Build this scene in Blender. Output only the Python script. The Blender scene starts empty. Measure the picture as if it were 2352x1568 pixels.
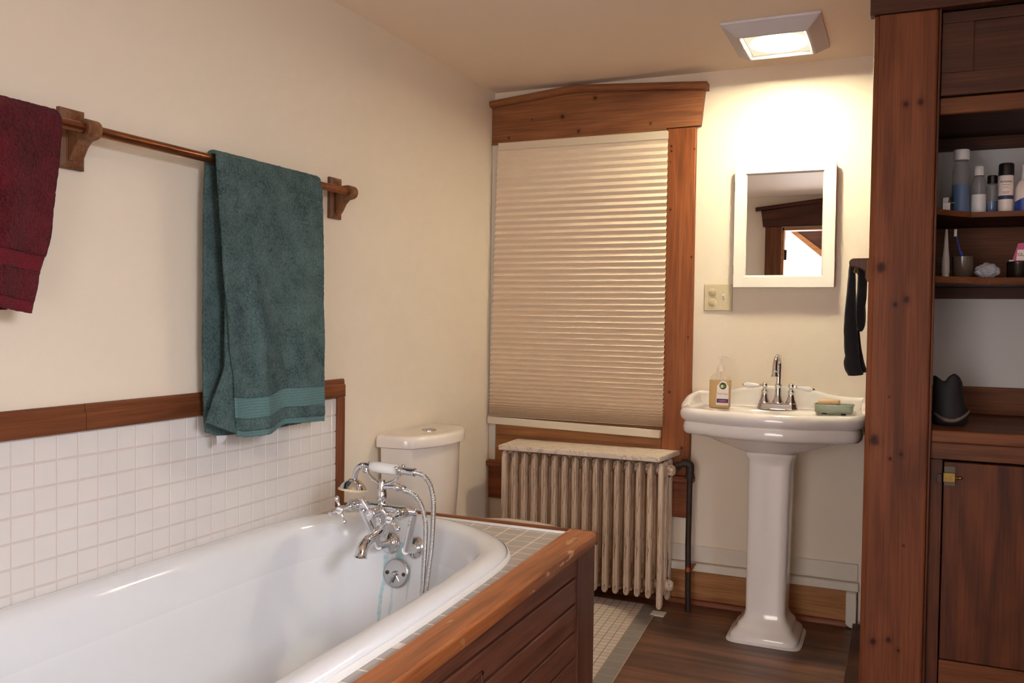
import bpy, bmesh, math, random
from mathutils import Vector, Matrix, noise
random.seed(7)
SC = bpy.context.scene
COL = SC.collection
PI = math.pi
V = Vector

# ------------------------------------------------------------------ helpers
OFF = {}
def S(r, g, b):
    def c(v):
        v /= 255.0
        return v/12.92 if v <= .04045 else ((v+.055)/1.055)**2.4
    return (c(r), c(g), c(b), 1.0)

def thing(name, label, cat, loc=(0, 0, 0), group=None):
    o = bpy.data.objects.new(name, None); COL.objects.link(o)
    o.location = loc; o.empty_display_size = .05
    o['label'] = label; o['category'] = cat
    if group: o['group'] = group
    OFF[o] = V(loc)
    return o

def tag(o, label, cat, group=None):
    o['label'] = label; o['category'] = cat
    if group: o['group'] = group
    return o

def obj(name, bm, m, parent=None, smooth=True, ang=40, bevel=0, seg=2, sub=0, solid=0, recalc=True, origin=None):
    """link a bmesh (in world coordinates) as ONE mesh object"""
    if recalc: bmesh.ops.recalc_face_normals(bm, faces=bm.faces)
    off = OFF.get(parent, V((0, 0, 0))) if parent is not None else V((0, 0, 0))
    if origin is not None: off = V(origin)
    bmesh.ops.translate(bm, verts=bm.verts, vec=-off)
    me = bpy.data.meshes.new(name); bm.to_mesh(me); bm.free()
    for mm in (m if isinstance(m, (list, tuple)) else [m]): me.materials.append(mm)
    o = bpy.data.objects.new(name, me); COL.objects.link(o)
    if parent is not None:
        o.parent = parent; OFF[o] = off
    elif origin is not None:
        o.location = off; OFF[o] = off
    else: OFF[o] = V((0, 0, 0))
    if bevel:
        b = o.modifiers.new('b', 'BEVEL'); b.width = bevel; b.segments = seg; b.limit_method = 'ANGLE'; b.angle_limit = .6
    if solid:
        s = o.modifiers.new('s', 'SOLIDIFY'); s.thickness = solid; s.offset = 0
    if sub:
        s = o.modifiers.new('u', 'SUBSURF'); s.levels = sub; s.render_levels = sub
    if smooth:
        me.polygons.foreach_set('use_smooth', [True]*len(me.polygons))
        me.set_sharp_from_angle(angle=math.radians(ang))
    return o

def struct(name, bm, m, parent=None, **k):
    o = obj(name, bm, m, parent, **k)
    o['kind'] = 'structure'
    return o

def B(): return bmesh.new()

def box(bm, x0, x1, y0, y1, z0, z1, mi=0):
    vs = [bm.verts.new((x, y, z)) for z in (z0, z1) for x, y in ((x0, y0), (x1, y0), (x1, y1), (x0, y1))]
    for f in ((0, 3, 2, 1), (4, 5, 6, 7), (0, 1, 5, 4), (1, 2, 6, 5), (2, 3, 7, 6), (3, 0, 4, 7)):
        bm.faces.new([vs[i] for i in f]).material_index = mi
    return bm

def prism(bm, poly, ax, a, b, mi=0):
    """extrude a 2D polygon along axis ax from a to b; poly in the other two axes in xyz order"""
    def P(p, t):
        q = list(p); q.insert('xyz'.index(ax), t); return q
    v0 = [bm.verts.new(P(p, a)) for p in poly]; v1 = [bm.verts.new(P(p, b)) for p in poly]
    n = len(poly)
    bm.faces.new(v0).material_index = mi; bm.faces.new(v1[::-1]).material_index = mi
    for i in range(n):
        bm.faces.new((v0[i], v0[(i+1) % n], v1[(i+1) % n], v1[i])).material_index = mi
    return bm

def loft(bm, rings, closed=True, cap0=True, cap1=True, mi=0):
    R = [[bm.verts.new(p) for p in r] for r in rings]
    n = len(R[0])
    for a, b in zip(R, R[1:]):
        for i in range(n if closed else n-1):
            j = (i+1) % n
            f = bm.faces.new((a[i], a[j], b[j], b[i])); f.material_index = mi
    if closed and cap0: bm.faces.new(R[0][::-1]).material_index = mi
    if closed and cap1: bm.faces.new(R[-1]).material_index = mi
    return R

def basis(d):
    d = V(d).normalized()
    u = d.orthogonal().normalized()
    if abs(d.z) < .95: u = d.cross(V((0, 0, 1))).normalized()
    else: u = (V((1, 0, 0)) - d*d.x).normalized()
    return d, u, d.cross(u)

def lathe(bm, prof, o, ax=(0, 0, 1), n=24, mi=0, sx=1, sy=1):
    d, u, w = basis(ax); o = V(o)
    rings = []
    for t, r in prof:
        r = max(r, 1e-4)
        rings.append([o + d*t + (u*math.cos(2*PI*i/n)*sx + w*math.sin(2*PI*i/n)*sy)*r for i in range(n)])
    loft(bm, rings, mi=mi)
    return bm

def tube(bm, pts, r, n=12, mi=0, flat=None):
    pts = [V(p) for p in pts]
    if not isinstance(r, (list, tuple)): r = [r]*len(pts)
    rings = []; u = None
    for i, p in enumerate(pts):
        d = (pts[min(i+1, len(pts)-1)] - pts[max(i-1, 0)]).normalized()
        if u is None:
            _, u, _ = basis(d)
        u = (u - d*u.dot(d)).normalized(); w = d.cross(u)
        f = flat or 1
        rings.append([p + (u*math.cos(2*PI*k/n) + w*math.sin(2*PI*k/n)*f)*r[i] for k in range(n)])
    loft(bm, rings, mi=mi)
    return bm

def sph(bm, c, r, sz=1, n=14):
    lathe(bm, [(-r*sz*math.cos(PI*i/10), r*math.sin(PI*i/10)) for i in range(11)], c, n=n)
    return bm

def cr(pts, n, closed=False):
    """Catmull-Rom resampling, n points per span"""
    P = [V(p) for p in pts]; m = len(P); out = []
    for i in range(m if closed else m-1):
        if closed: a, b, c, d = P[(i-1) % m], P[i], P[(i+1) % m], P[(i+2) % m]
        else: a, b, c, d = P[max(i-1, 0)], P[i], P[i+1], P[min(i+2, m-1)]
        for k in range(n):
            t = k/n
            out.append(.5*((2*b) + (c-a)*t + (2*a-5*b+4*c-d)*t*t + (3*b-a-3*c+d)*t**3))
    if not closed: out.append(P[-1])
    return out

def lin(x, xs, ys):
    if x <= xs[0]: return ys[0]
    for i in range(1, len(xs)):
        if x <= xs[i]:
            t = (x-xs[i-1])/(xs[i]-xs[i-1]); return ys[i-1]+(ys[i]-ys[i-1])*t
    return ys[-1]

def text_mesh(name, s, size, m, parent, o, xdir, ydir, ext=.0004, align='CENTER', wrap=None):
    cu = bpy.data.curves.new(name, 'FONT'); cu.body = s; cu.size = size; cu.extrude = ext; cu.align_x = align; cu.align_y = 'CENTER'
    t = bpy.data.objects.new(name+'_c', cu); COL.objects.link(t)
    me = bpy.data.meshes.new_from_object(t.evaluated_get(bpy.context.evaluated_depsgraph_get()))
    bpy.data.objects.remove(t); bpy.data.curves.remove(cu)
    bm = B(); bm.from_mesh(me); bpy.data.meshes.remove(me)
    xd, yd, o = V(xdir), V(ydir), V(o); zd = xd.cross(yd)
    for v in bm.verts:
        p = v.co.copy()
        if wrap:                                # bend round a vertical cylinder (centre, radius); mid angle faces -y
            c, R, a0 = wrap; a = a0 + p.x/R
            v.co = V((c[0]+math.sin(a)*(R+p.z), c[1]-math.cos(a)*(R+p.z), o.z+p.y))
        else: v.co = o + xd*p.x + yd*p.y + zd*p.z
    return obj(name, bm, m, parent, smooth=False)

# ------------------------------------------------------------------ materials
def newmat(name):
    m = bpy.data.materials.new(name); m.use_nodes = True
    nt = m.node_tree; b = nt.nodes['Principled BSDF']
    return m, nt, b
def nd(nt, t, **k):
    n = nt.nodes.new(t)
    for a, v in k.items():
        if hasattr(n, a): setattr(n, a, v)
        else: n.inputs[a].default_value = v
    return n
def ramp(nt, stops):
    r = nt.nodes.new('ShaderNodeValToRGB'); e = r.color_ramp.elements
    while len(e) < len(stops): e.new(.5)
    for x, (p, c) in zip(e, stops):
        x.position = p; x.color = c if len(c) == 4 else (*c, 1)
    return r
def coords(nt, scale=(1, 1, 1), rot=(0, 0, 0)):
    tc = nt.nodes.new('ShaderNodeTexCoord'); mp = nt.nodes.new('ShaderNodeMapping')
    mp.inputs['Scale'].default_value = scale; mp.inputs['Rotation'].default_value = rot
    nt.links.new(tc.outputs['Object'], mp.inputs['Vector'])
    return mp.outputs[0]
def mixc(nt, fac, a, b, mode='MIX'):
    n = nt.nodes.new('ShaderNodeMix'); n.data_type = 'RGBA'; n.blend_type = mode
    for sock, v in ((n.inputs[0], fac), (n.inputs[6], a), (n.inputs[7], b)):
        if isinstance(v, (int, float)): sock.default_value = v
        elif isinstance(v, tuple): sock.default_value = v
        else: nt.links.new(v, sock)
    return n.outputs[2]
def math_(nt, op, a, b=None, c=None):
    n = nt.nodes.new('ShaderNodeMath'); n.operation = op
    for i, v in enumerate((a, b, c)):
        if v is None: continue
        if isinstance(v, (int, float)): n.inputs[i].default_value = v
        else: nt.links.new(v, n.inputs[i])
    return n.outputs[0]
def bump(nt, b, h, strength, dist=.002):
    n = nt.nodes.new('ShaderNodeBump'); n.inputs['Strength'].default_value = strength; n.inputs['Distance'].default_value = dist
    nt.links.new(h, n.inputs['Height']); nt.links.new(n.outputs[0], b.inputs['Normal'])

def plain(name, col, rough=.5, metal=0, var=0, vscale=6, bmp=0, bscale=200, coat=0, spec=.5, sheen=0, bdist=.002):
    m, nt, b = newmat(name)
    b.inputs['Base Color'].default_value = col; b.inputs['Roughness'].default_value = rough; b.inputs['Metallic'].default_value = metal
    b.inputs['Specular IOR Level'].default_value = spec; b.inputs['Coat Weight'].default_value = coat; b.inputs['Coat Roughness'].default_value = .08
    b.inputs['Sheen Weight'].default_value = sheen
    co = coords(nt)
    if var:
        n = nd(nt, 'ShaderNodeTexNoise', Scale=vscale, Detail=4.0); nt.links.new(co, n.inputs['Vector'])
        dark = tuple(c*(1-var) for c in col[:3])+(1,)
        lt = tuple(min(1, c*(1+var*.6)) for c in col[:3])+(1,)
        r = ramp(nt, [(.3, dark), (.7, lt)]); nt.links.new(n.outputs['Fac'], r.inputs[0]); nt.links.new(r.outputs[0], b.inputs['Base Color'])
    if bmp:
        n = nd(nt, 'ShaderNodeTexNoise', Scale=bscale, Detail=3.0); nt.links.new(co, n.inputs['Vector']); bump(nt, b, n.outputs['Fac'], bmp, bdist)
    return m

def wood(name, dark, mid, light, ax, rough=.4, knots=0, coat=0, spec=.3, blotch=.0, worn=None, wornf=.62, seed=0, fine=1.0, wornend=None, kp=None, kc=(.16, .09, .07, 1)):
    m, nt, b = newmat(name)
    s = [9, 9, 9]; s['xyz'.index(ax)] = .9
    co = coords(nt, tuple(s)); co1 = coords(nt)
    off = nt.nodes.new('ShaderNodeVectorMath'); off.operation = 'ADD'; off.inputs[1].default_value = (seed*3.1, seed*1.7, seed*2.3); nt.links.new(co, off.inputs[0]); co = off.outputs[0]
    n1 = nd(nt, 'ShaderNodeTexNoise', Scale=1.6, Detail=6.0, Distortion=1.0); nt.links.new(co, n1.inputs['Vector'])
    r = ramp(nt, [(.28, dark), (.5, mid), (.74, light)]); nt.links.new(n1.outputs['Fac'], r.inputs[0])
    s2 = [170, 170, 170]; s2['xyz'.index(ax)] = 5
    cf = coords(nt, tuple(s2))
    n2 = nd(nt, 'ShaderNodeTexNoise', Scale=1.0, Detail=3.0); nt.links.new(cf, n2.inputs['Vector'])
    r2 = ramp(nt, [(.35, (1-.38*fine,)*3), (.62, (1, 1, 1))]); nt.links.new(n2.outputs['Fac'], r2.inputs[0])
    c = mixc(nt, .75, r.outputs[0], r2.outputs[0], 'MULTIPLY')
    if blotch:
        n3 = nd(nt, 'ShaderNodeTexNoise', Scale=5.0, Detail=3.0); nt.links.new(co1, n3.inputs['Vector'])
        r3 = ramp(nt, [(.35, (1-blotch,)*3), (.6, (1, 1, 1))]); nt.links.new(n3.outputs['Fac'], r3.inputs[0])
        c = mixc(nt, 1.0, c, r3.outputs[0], 'MULTIPLY')
    if knots:
        sk = [6.5, 6.5, 6.5]; sk['xyz'.index(ax)] = 3.2
        ck = coords(nt, tuple(sk)); vo = nd(nt, 'ShaderNodeTexVoronoi', Scale=1.0); nt.links.new(ck, vo.inputs['Vector'])
        r4 = ramp(nt, [(0.03, (.12, .07, .06)), (.10, (.45, .35, .32)), (.17, (1, 1, 1))]); nt.links.new(vo.outputs['Distance'], r4.inputs[0])
        c = mixc(nt, knots, c, r4.outputs[0], 'MULTIPLY')
    if kp:                              # single knots: (u, z, radius) across the grain, in object space
        sp = nt.nodes.new('ShaderNodeSeparateXYZ'); nt.links.new(co1, sp.inputs[0])
        nk = nd(nt, 'ShaderNodeTexNoise', Scale=40.0, Detail=2.0); nt.links.new(co1, nk.inputs['Vector'])
        w_ = math_(nt, 'MULTIPLY', math_(nt, 'SUBTRACT', nk.outputs['Fac'], .5), .9); mn = None
        for kx, kz, kr in kp:
            dx = math_(nt, 'MULTIPLY', math_(nt, 'SUBTRACT', sp.outputs['X'], kx), 1.3/kr); dz = math_(nt, 'MULTIPLY', math_(nt, 'SUBTRACT', sp.outputs['Z'], kz), 1.1/kr)
            d_ = math_(nt, 'SQRT', math_(nt, 'ADD', math_(nt, 'MULTIPLY', dx, dx), math_(nt, 'MULTIPLY', dz, dz))); d_ = math_(nt, 'ADD', d_, w_)
            mn = d_ if mn is None else math_(nt, 'MINIMUM', mn, d_)
        mr = nt.nodes.new('ShaderNodeMapRange'); mr.inputs[1].default_value = 0; mr.inputs[2].default_value = 4; nt.links.new(mn, mr.inputs[0])
        rk = ramp(nt, [(.12, kc[:3]), (.26, (.55, .42, .38)), (.34, (.85, .78, .74)), (.75, (1, 1, 1))]); nt.links.new(mr.outputs[0], rk.inputs[0])
        c = mixc(nt, 1.0, c, rk.outputs[0], 'MULTIPLY')
    if worn:
        sw = [34, 34, 34]; sw['xyz'.index(ax)] = 9
        cw = coords(nt, tuple(sw)); n5 = nd(nt, 'ShaderNodeTexNoise', Scale=.8, Detail=5.0, Roughness=.6); nt.links.new(cw, n5.inputs['Vector'])
        f = n5.outputs['Fac']
        if wornend:                      # the finish is rubbed off towards one end (object y)
            sp = nt.nodes.new('ShaderNodeSeparateXYZ'); nt.links.new(co1, sp.inputs[0])
            mr = nt.nodes.new('ShaderNodeMapRange'); mr.inputs[1].default_value = wornend[0]; mr.inputs[2].default_value = wornend[1]; mr.inputs[3].default_value = 0; mr.inputs[4].default_value = wornend[2]
            nt.links.new(sp.outputs['Y'], mr.inputs[0]); f = math_(nt, 'ADD', f, mr.outputs[0])
        r5 = ramp(nt, [(wornf, (0, 0, 0)), (wornf+.03, (1, 1, 1))]); nt.links.new(f, r5.inputs[0])
        c = mixc(nt, r5.outputs[0], c, worn)
    nt.links.new(c, b.inputs['Base Color'])
    b.inputs['Roughness'].default_value = rough; b.inputs['Specular IOR Level'].default_value = spec; b.inputs['Coat Weight'].default_value = coat; b.inputs['Coat Roughness'].default_value = .15
    bump(nt, b, n2.outputs['Fac'], .12, .001)
    return m

M = {}
M['wall'] = plain('wall_paint', S(238, 226, 207), .55, bmp=.05, bscale=70, var=.015, vscale=3)
M['ceil'] = plain('ceiling_paint', S(250, 235, 214), .6, bmp=.04, bscale=60)
M['alcove'] = plain('alcove_paint', S(205, 203, 205), .6)
M['trimwhite'] = plain('trim_white', S(226, 218, 204), .4, var=.03, vscale=9, bmp=.06, bscale=60)
M['caulk'] = plain('white_caulk', S(236, 234, 230), .4, bmp=.5, bscale=60)
M['tile'] = plain('white_tile', S(226, 221, 217), .16, var=.02, vscale=9)
M['grout'] = plain('grout', S(210, 198, 190), .8)
M['gtile'] = plain('grey_tile', S(172, 166, 163), .3, var=.05, vscale=14)
M['dgrout'] = plain('pale_grout', S(232, 220, 204), .8, var=.06, vscale=30)
M['porc'] = plain('porcelain', S(238, 233, 229), .08, coat=.4)
M['enamel_w'] = plain('white_enamel_handle', S(240, 240, 240), .08, coat=.5)
M['toilet'] = plain('toilet_china', S(242, 232, 220), .12, coat=.3)
M['chrome'] = plain('chrome', S(226, 226, 228), .07, 1)
M['chrome_d'] = plain('brushed_chrome', S(190, 190, 192), .25, 1)
M['hosem'] = plain('hose_steel', S(205, 205, 205), .18, 1)
M['ivory'] = plain('ivory_ring', S(226, 208, 170), .4)
M['dark'] = plain('dark_gap', S(24, 18, 15), .8)
M['copper'] = plain('aged_copper', S(146, 94, 66), .34, 1, var=.25, vscale=30)
M['copper_b'] = plain('bright_copper', S(190, 112, 76), .3, 1)
M['iron'] = plain('dark_iron', S(58, 44, 38), .55, .3, var=.25, vscale=30, bmp=.2, bscale=90)
M['mirror'] = plain('mirror_glass', (.9, .93, .96, 1), .0, 1)
M['cabwhite'] = plain('cabinet_white', S(240, 236, 226), .3)
M['plate'] = plain('almond_plastic', S(206, 193, 158), .35)
M['blind'] = plain('blind_fabric', S(236, 218, 194), .8, bmp=.05, bscale=300)
M['blindrail'] = plain('blind_rail', S(224, 211, 188), .4)
M['lampwhite'] = plain('lamp_housing', S(214, 212, 218), .4)
M['green'] = plain('green_ceramic', S(150, 165, 145), .25, coat=.3)
M['soapbar'] = plain('soap_bar', S(232, 196, 150), .5, var=.08, vscale=40)
M['black'] = plain('black_plastic', S(26, 22, 24), .35)
M['blackcloth'] = plain('black_cloth', S(26, 25, 29), .95, bmp=.5, bscale=260, sheen=.3)
M['blackfab'] = plain('black_bag_fabric', S(24, 23, 26), .7, bmp=.2, bscale=60)
M['tan'] = plain('taupe_trim', S(110, 92, 80), .6)
M['white'] = plain('white_plastic', S(222, 220, 222), .35)
M['paper'] = plain('label_paper', S(240, 228, 220), .5)
M['navy'] = plain('navy_print', S(40, 44, 92), .5)
M['textdark'] = plain('dark_print', S(50, 46, 60), .6)
M['textmauve'] = plain('mauve_print', S(150, 110, 130), .6)
M['logogreen'] = plain('dark_green_print', S(46, 68, 34), .5)
M['logolight'] = plain('pale_green_print', S(190, 200, 140), .5)
M['pink'] = plain('pink_card', S(196, 76, 130), .5)
M['bluecap'] = plain('blue_plastic', S(40, 70, 160), .35)
M['tin'] = plain('dark_tin', S(48, 40, 36), .3, .6)
M['brass'] = plain('brass', S(128, 104, 58), .4, 1, var=.2, vscale=60)
M['steel'] = plain('dull_steel', S(84, 80, 70), .5, 1)
M['hallwhite'] = plain('hall_white', S(236, 236, 238), .7)
M['wrap'] = plain('crumpled_plastic', S(170, 170, 180), .25, spec=.6, bmp=.5, bscale=60)
M['bottom_white'] = plain('clear_tube', S(198, 194, 190), .4)

def glass(name, col, rough=.03, ior=1.4, alpha=1):
    m, nt, b = newmat(name); b.inputs['Base Color'].default_value = col; b.inputs['Transmission Weight'].default_value = 1
    b.inputs['Roughness'].default_value = rough; b.inputs['IOR'].default_value = ior
    return m
def film(name, col, alpha, rough=.08):
    m = plain(name, col, rough, spec=.7); m.node_tree.nodes['Principled BSDF'].inputs['Alpha'].default_value = alpha; return m
M['clear'] = film('clear_plastic', S(150, 152, 158), .35)
M['soapliq'] = film('amber_soap', S(222, 180, 96), .88, .2)
M['clear2'] = film('soap_bottle_plastic', S(240, 226, 196), .22)
M['pump'] = film('frosted_pump', S(246, 234, 214), .92, .4)
M['bluelq'] = plain('blue_mouthwash', S(24, 110, 180), .12, spec=.6)
M['pane'] = plain('window_glass', S(40, 46, 52), .05)

M['w_sash'] = wood('wood_casing', S(128, 70, 36), S(152, 88, 48), S(172, 104, 60), 'z', .5, seed=0, kp=[(-.952, 2.056, .005), (-.951, 2.035, .005), (-.848, 2.038, .004), (-.951, 1.773, .0045), (-.834, 1.832, .003), (-.852, 1.558, .0045), (-.955, 1.986, .003), (-.86, 1.2, .004), (-.94, .95, .005), (-.88, .70, .006)], kc=(.05, .035, .03, 1))
M['w_head'] = wood('wood_header', S(116, 72, 46), S(144, 92, 60), S(164, 108, 70), 'x', .5, seed=1, kp=[(-1.475, 2.229, .010), (-1.314, 2.303, .009), (-1.393, 2.155, .008), (-1.048, 2.164, .006), (-1.751, 2.150, .005), (-1.63, 2.227, .004)])
M['w_pale'] = wood('wood_pale', S(140, 92, 54), S(164, 110, 66), S(184, 128, 80), 'x', .5, knots=.3, seed=2)
M['w_stool'] = wood('wood_stool', S(112, 58, 34), S(138, 76, 44), S(160, 92, 54), 'x', .45, seed=3)
M['w_base'] = wood('wood_baseboard', S(146, 96, 58), S(176, 122, 76), S(196, 140, 92), 'x', .55, seed=4)
M['w_rail'] = wood('wood_tile_rail', S(92, 50, 28), S(118, 67, 38), S(138, 82, 48), 'y', .5, seed=5)
M['w_upr'] = wood('wood_upright', S(98, 54, 32), S(126, 72, 44), S(146, 88, 56), 'z', .5, seed=6, worn=S(196, 160, 132), wornf=.66)
M['w_oak'] = wood('oak_bracket', S(104, 66, 40), S(132, 88, 58), S(150, 104, 70), 'z', .5, seed=7, fine=1.3)
M['w_cap'] = wood('tub_cap_wood', S(132, 74, 40), S(176, 104, 58), S(204, 130, 78), 'y', .32, seed=8, coat=.25, worn=S(196, 148, 104), wornf=.655, wornend=(.35, .86, .12))
M['w_capx'] = wood('tub_edge_wood', S(92, 52, 30), S(128, 74, 44), S(150, 92, 58), 'x', .4, seed=9)
M['w_apron'] = wood('tub_apron_wood', S(78, 43, 31), S(100, 58, 43), S(120, 74, 56), 'y', .42, seed=10, coat=.1)
M['w_apronz'] = wood('tub_stile_wood', S(76, 42, 31), S(98, 57, 43), S(118, 73, 56), 'z', .42, seed=11, coat=.1)
M['w_post'] = wood('post_wood', S(92, 48, 26), S(116, 63, 36), S(134, 77, 45), 'z', .6, seed=12, kp=[(.006, 1.932, .0095), (.046, 1.934, .011), (-.052, 1.443, .016), (.021, 1.345, .010), (-.010, 1.330, .008), (.017, .877, .0085), (-.013, .861, .0055), (-.059, .915, .016), (-.049, .294, .010), (-.005, .306, .0085), (.023, .278, .006), (.03, .60, .004), (-.02, 1.05, .003)])
M['w_cabz'] = wood('cupboard_wood', S(64, 30, 16), S(92, 46, 24), S(116, 62, 32), 'z', .55, knots=.3, seed=13, blotch=.35)
M['w_cabx'] = wood('cupboard_wood_across', S(84, 46, 25), S(112, 64, 35), S(136, 82, 48), 'x', .55, seed=14)
M['w_dark'] = wood('dark_wood', S(56, 30, 20), S(78, 43, 28), S(98, 56, 38), 'x', .55, seed=15)
M['w_plug'] = wood('wood_plug', S(120, 74, 44), S(148, 96, 60), S(168, 112, 72), 'z', .4, seed=18)
M['w_door'] = wood('hall_door_wood', S(76, 42, 26), S(104, 58, 34), S(126, 76, 46), 'z', .4, seed=16)

# wood floor planks running along x
def floor_mat():
    m, nt, b = newmat('plank_floor')
    co = coords(nt)
    br = nd(nt, 'ShaderNodeTexBrick', offset=.37); br.inputs['Scale'].default_value = 1
    br.inputs['Brick Width'].default_value = 2.6; br.inputs['Row Height'].default_value = .1; br.inputs['Mortar Size'].default_value = .0012
    br.inputs['Color1'].default_value = (.78, .78, .78, 1); br.inputs['Color2'].default_value = (1.1, 1.06, 1.0, 1); br.inputs['Mortar'].default_value = (.25, .22, .2, 1)
    nt.links.new(co, br.inputs['Vector'])
    cg = coords(nt, (1.2, 16, 1)); n = nd(nt, 'ShaderNodeTexNoise', Scale=1.4, Detail=7.0, Distortion=.6); nt.links.new(cg, n.inputs['Vector'])
    r = ramp(nt, [(.3, S(80, 54, 42)), (.52, S(114, 79, 61)), (.72, S(144, 102, 76))]); nt.links.new(n.outputs['Fac'], r.inputs[0])
    n2 = nd(nt, 'ShaderNodeTexNoise', Scale=4.5, Detail=3.0); nt.links.new(co, n2.inputs['Vector'])
    r2 = ramp(nt, [(.35, (.72, .72, .72)), (.65, (1.1, 1.1, 1.1))]); nt.links.new(n2.outputs['Fac'], r2.inputs[0])
    c = mixc(nt, 1.0, r.outputs[0], br.outputs['Color'], 'MULTIPLY'); c = mixc(nt, 1.0, c, r2.outputs[0], 'MULTIPLY')
    nt.links.new(c, b.inputs['Base Color']); b.inputs['Roughness'].default_value = .38
    bump(nt, b, br.outputs['Fac'], -.3, .002)
    return m
M['floor'] = floor_mat()
def mosaic_mat():
    m, nt, b = newmat('mosaic_floor')
    co = coords(nt); P = .0345
    def bk(w, mort, c1, c2, mc):
        br = nd(nt, 'ShaderNodeTexBrick', offset=0.0); br.inputs['Scale'].default_value = 1
        br.inputs['Brick Width'].default_value = w; br.inputs['Row Height'].default_value = w; br.inputs['Mortar Size'].default_value = mort
        br.inputs['Color1'].default_value = c1; br.inputs['Color2'].default_value = c2; br.inputs['Mortar'].default_value = mc
        nt.links.new(co, br.inputs['Vector']); return br
    a = bk(P, .0013, S(226, 212, 198), S(216, 200, 186), S(96, 78, 66))
    g = bk(2*P, .001, S(148, 141, 134), S(138, 131, 125), S(205, 185, 165))
    sp = nt.nodes.new('ShaderNodeSeparateXYZ'); nt.links.new(co, sp.inputs[0])
    f = math_(nt, 'GREATER_THAN', sp.outputs['X'], -2*P)
    nt.links.new(mixc(nt, f, a.outputs['Color'], g.outputs['Color']), b.inputs['Base Color'])
    b.inputs['Roughness'].default_value = .3
    return m
M['mosaic'] = mosaic_mat()
def tub_mat():
    m, nt, b = newmat('tub_enamel')
    co = coords(nt)
    sp = nt.nodes.new('ShaderNodeSeparateXYZ'); nt.links.new(co, sp.inputs[0])
    cs = coords(nt, (60, 60, 5)); n = nd(nt, 'ShaderNodeTexNoise', Scale=1.0, Detail=3.0); nt.links.new(cs, n.inputs['Vector'])
    wob = math_(nt, 'MULTIPLY', math_(nt, 'SUBTRACT', n.outputs['Fac'], .5), .02)
    x = math_(nt, 'ADD', math_(nt, 'ADD', sp.outputs['X'], -1.4), wob)   # basin origin
    tot = None
    for xc, hw, z0, z1, a in ((-1.524, .0055, .25, .49, .75), (-1.474, .015, .47, .533, .9), (-1.489, .004, .3, .40, .5), (-1.434, .004, .36, .47, .45), (-1.505, .02, .40, .485, .35)):
        d = math_(nt, 'ABSOLUTE', math_(nt, 'SUBTRACT', x, xc))
        mk = math_(nt, 'LESS_THAN', d, hw)
        mk = math_(nt, 'MULTIPLY', mk, math_(nt, 'GREATER_THAN', sp.outputs['Z'], z0-.17)); mk = math_(nt, 'MULTIPLY', mk, math_(nt, 'LESS_THAN', sp.outputs['Z'], z1-.17))
        mk = math_(nt, 'MULTIPLY', mk, a)
        tot = mk if tot is None else math_(nt, 'MAXIMUM', tot, mk)
    tot = math_(nt, 'MULTIPLY', tot, math_(nt, 'GREATER_THAN', sp.outputs['Y'], .7))
    ns = nd(nt, 'ShaderNodeTexNoise', Scale=90.0, Detail=3.0); nt.links.new(co, ns.inputs['Vector'])
    tot = math_(nt, 'MULTIPLY', tot, math_(nt, 'ADD', ns.outputs['Fac'], .05))
    c = mixc(nt, tot, S(231, 233, 236), S(84, 186, 194))
    mr = nt.nodes.new('ShaderNodeMapRange'); nt.links.new(sp.outputs['Z'], mr.inputs[0])
    for i, v in ((1, .22), (2, .43), (3, .42), (4, .12)): mr.inputs[i].default_value = v
    nt.links.new(c, b.inputs['Base Color']); nt.links.new(mr.outputs[0], b.inputs['Roughness']); b.inputs['Specular IOR Level'].default_value = .4
    return m
M['tub'] = tub_mat()
def marble_mat():
    m, nt, b = newmat('worn_marble')
    co = coords(nt, (5, 9, 5)); n = nd(nt, 'ShaderNodeTexNoise', Scale=1.8, Detail=8.0, Distortion=2.2); nt.links.new(co, n.inputs['Vector'])
    r = ramp(nt, [(.40, S(228, 216, 200)), (.47, S(226, 212, 196)), (.5, S(186, 170, 154)), (.53, S(224, 210, 192)), (.75, S(234, 222, 206))]); nt.links.new(n.outputs['Fac'], r.inputs[0])
    nt.links.new(r.outputs[0], b.inputs['Base Color']); b.inputs['Roughness'].default_value = .45
    return m
M['marble'] = marble_mat()
def rad_mat():
    m, nt, b = newmat('chipped_radiator_paint')
    c1 = coords(nt, (34, 34, 2.6)); n = nd(nt, 'ShaderNodeTexNoise', Scale=1.6, Detail=7.0, Roughness=.65); nt.links.new(c1, n.inputs['Vector'])
    r = ramp(nt, [(.28, S(158, 116, 84)), (.40, S(210, 180, 150)), (.5, S(236, 214, 188)), (.8, S(243, 224, 200))]); nt.links.new(n.outputs['Fac'], r.inputs[0])
    c2 = coords(nt, (150, 150, 14)); n2 = nd(nt, 'ShaderNodeTexNoise', Scale=1.0, Detail=5.0, Roughness=.6); nt.links.new(c2, n2.inputs['Vector'])
    r2 = ramp(nt, [(.56, (0, 0, 0)), (.63, (1, 1, 1))]); nt.links.new(n2.outputs['Fac'], r2.inputs[0])
    c3 = coords(nt, (7, 7, 4)); n3 = nd(nt, 'ShaderNodeTexNoise', Scale=1.0, Detail=2.0); nt.links.new(c3, n3.inputs['Vector'])
    r3 = ramp(nt, [(.45, (0, 0, 0)), (.62, (1, 1, 1))]); nt.links.new(n3.outputs['Fac'], r3.inputs[0])
    f = math_(nt, 'MULTIPLY', r2.outputs[0], math_(nt, 'ADD', math_(nt, 'MULTIPLY', r3.outputs[0], .7), .3))
    nt.links.new(mixc(nt, f, r.outputs[0], S(70, 42, 26)), b.inputs['Base Color']); b.inputs['Roughness'].default_value = .45
    bump(nt, b, n2.outputs['Fac'], .25, .002)
    return m
M['rad'] = rad_mat()
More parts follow.
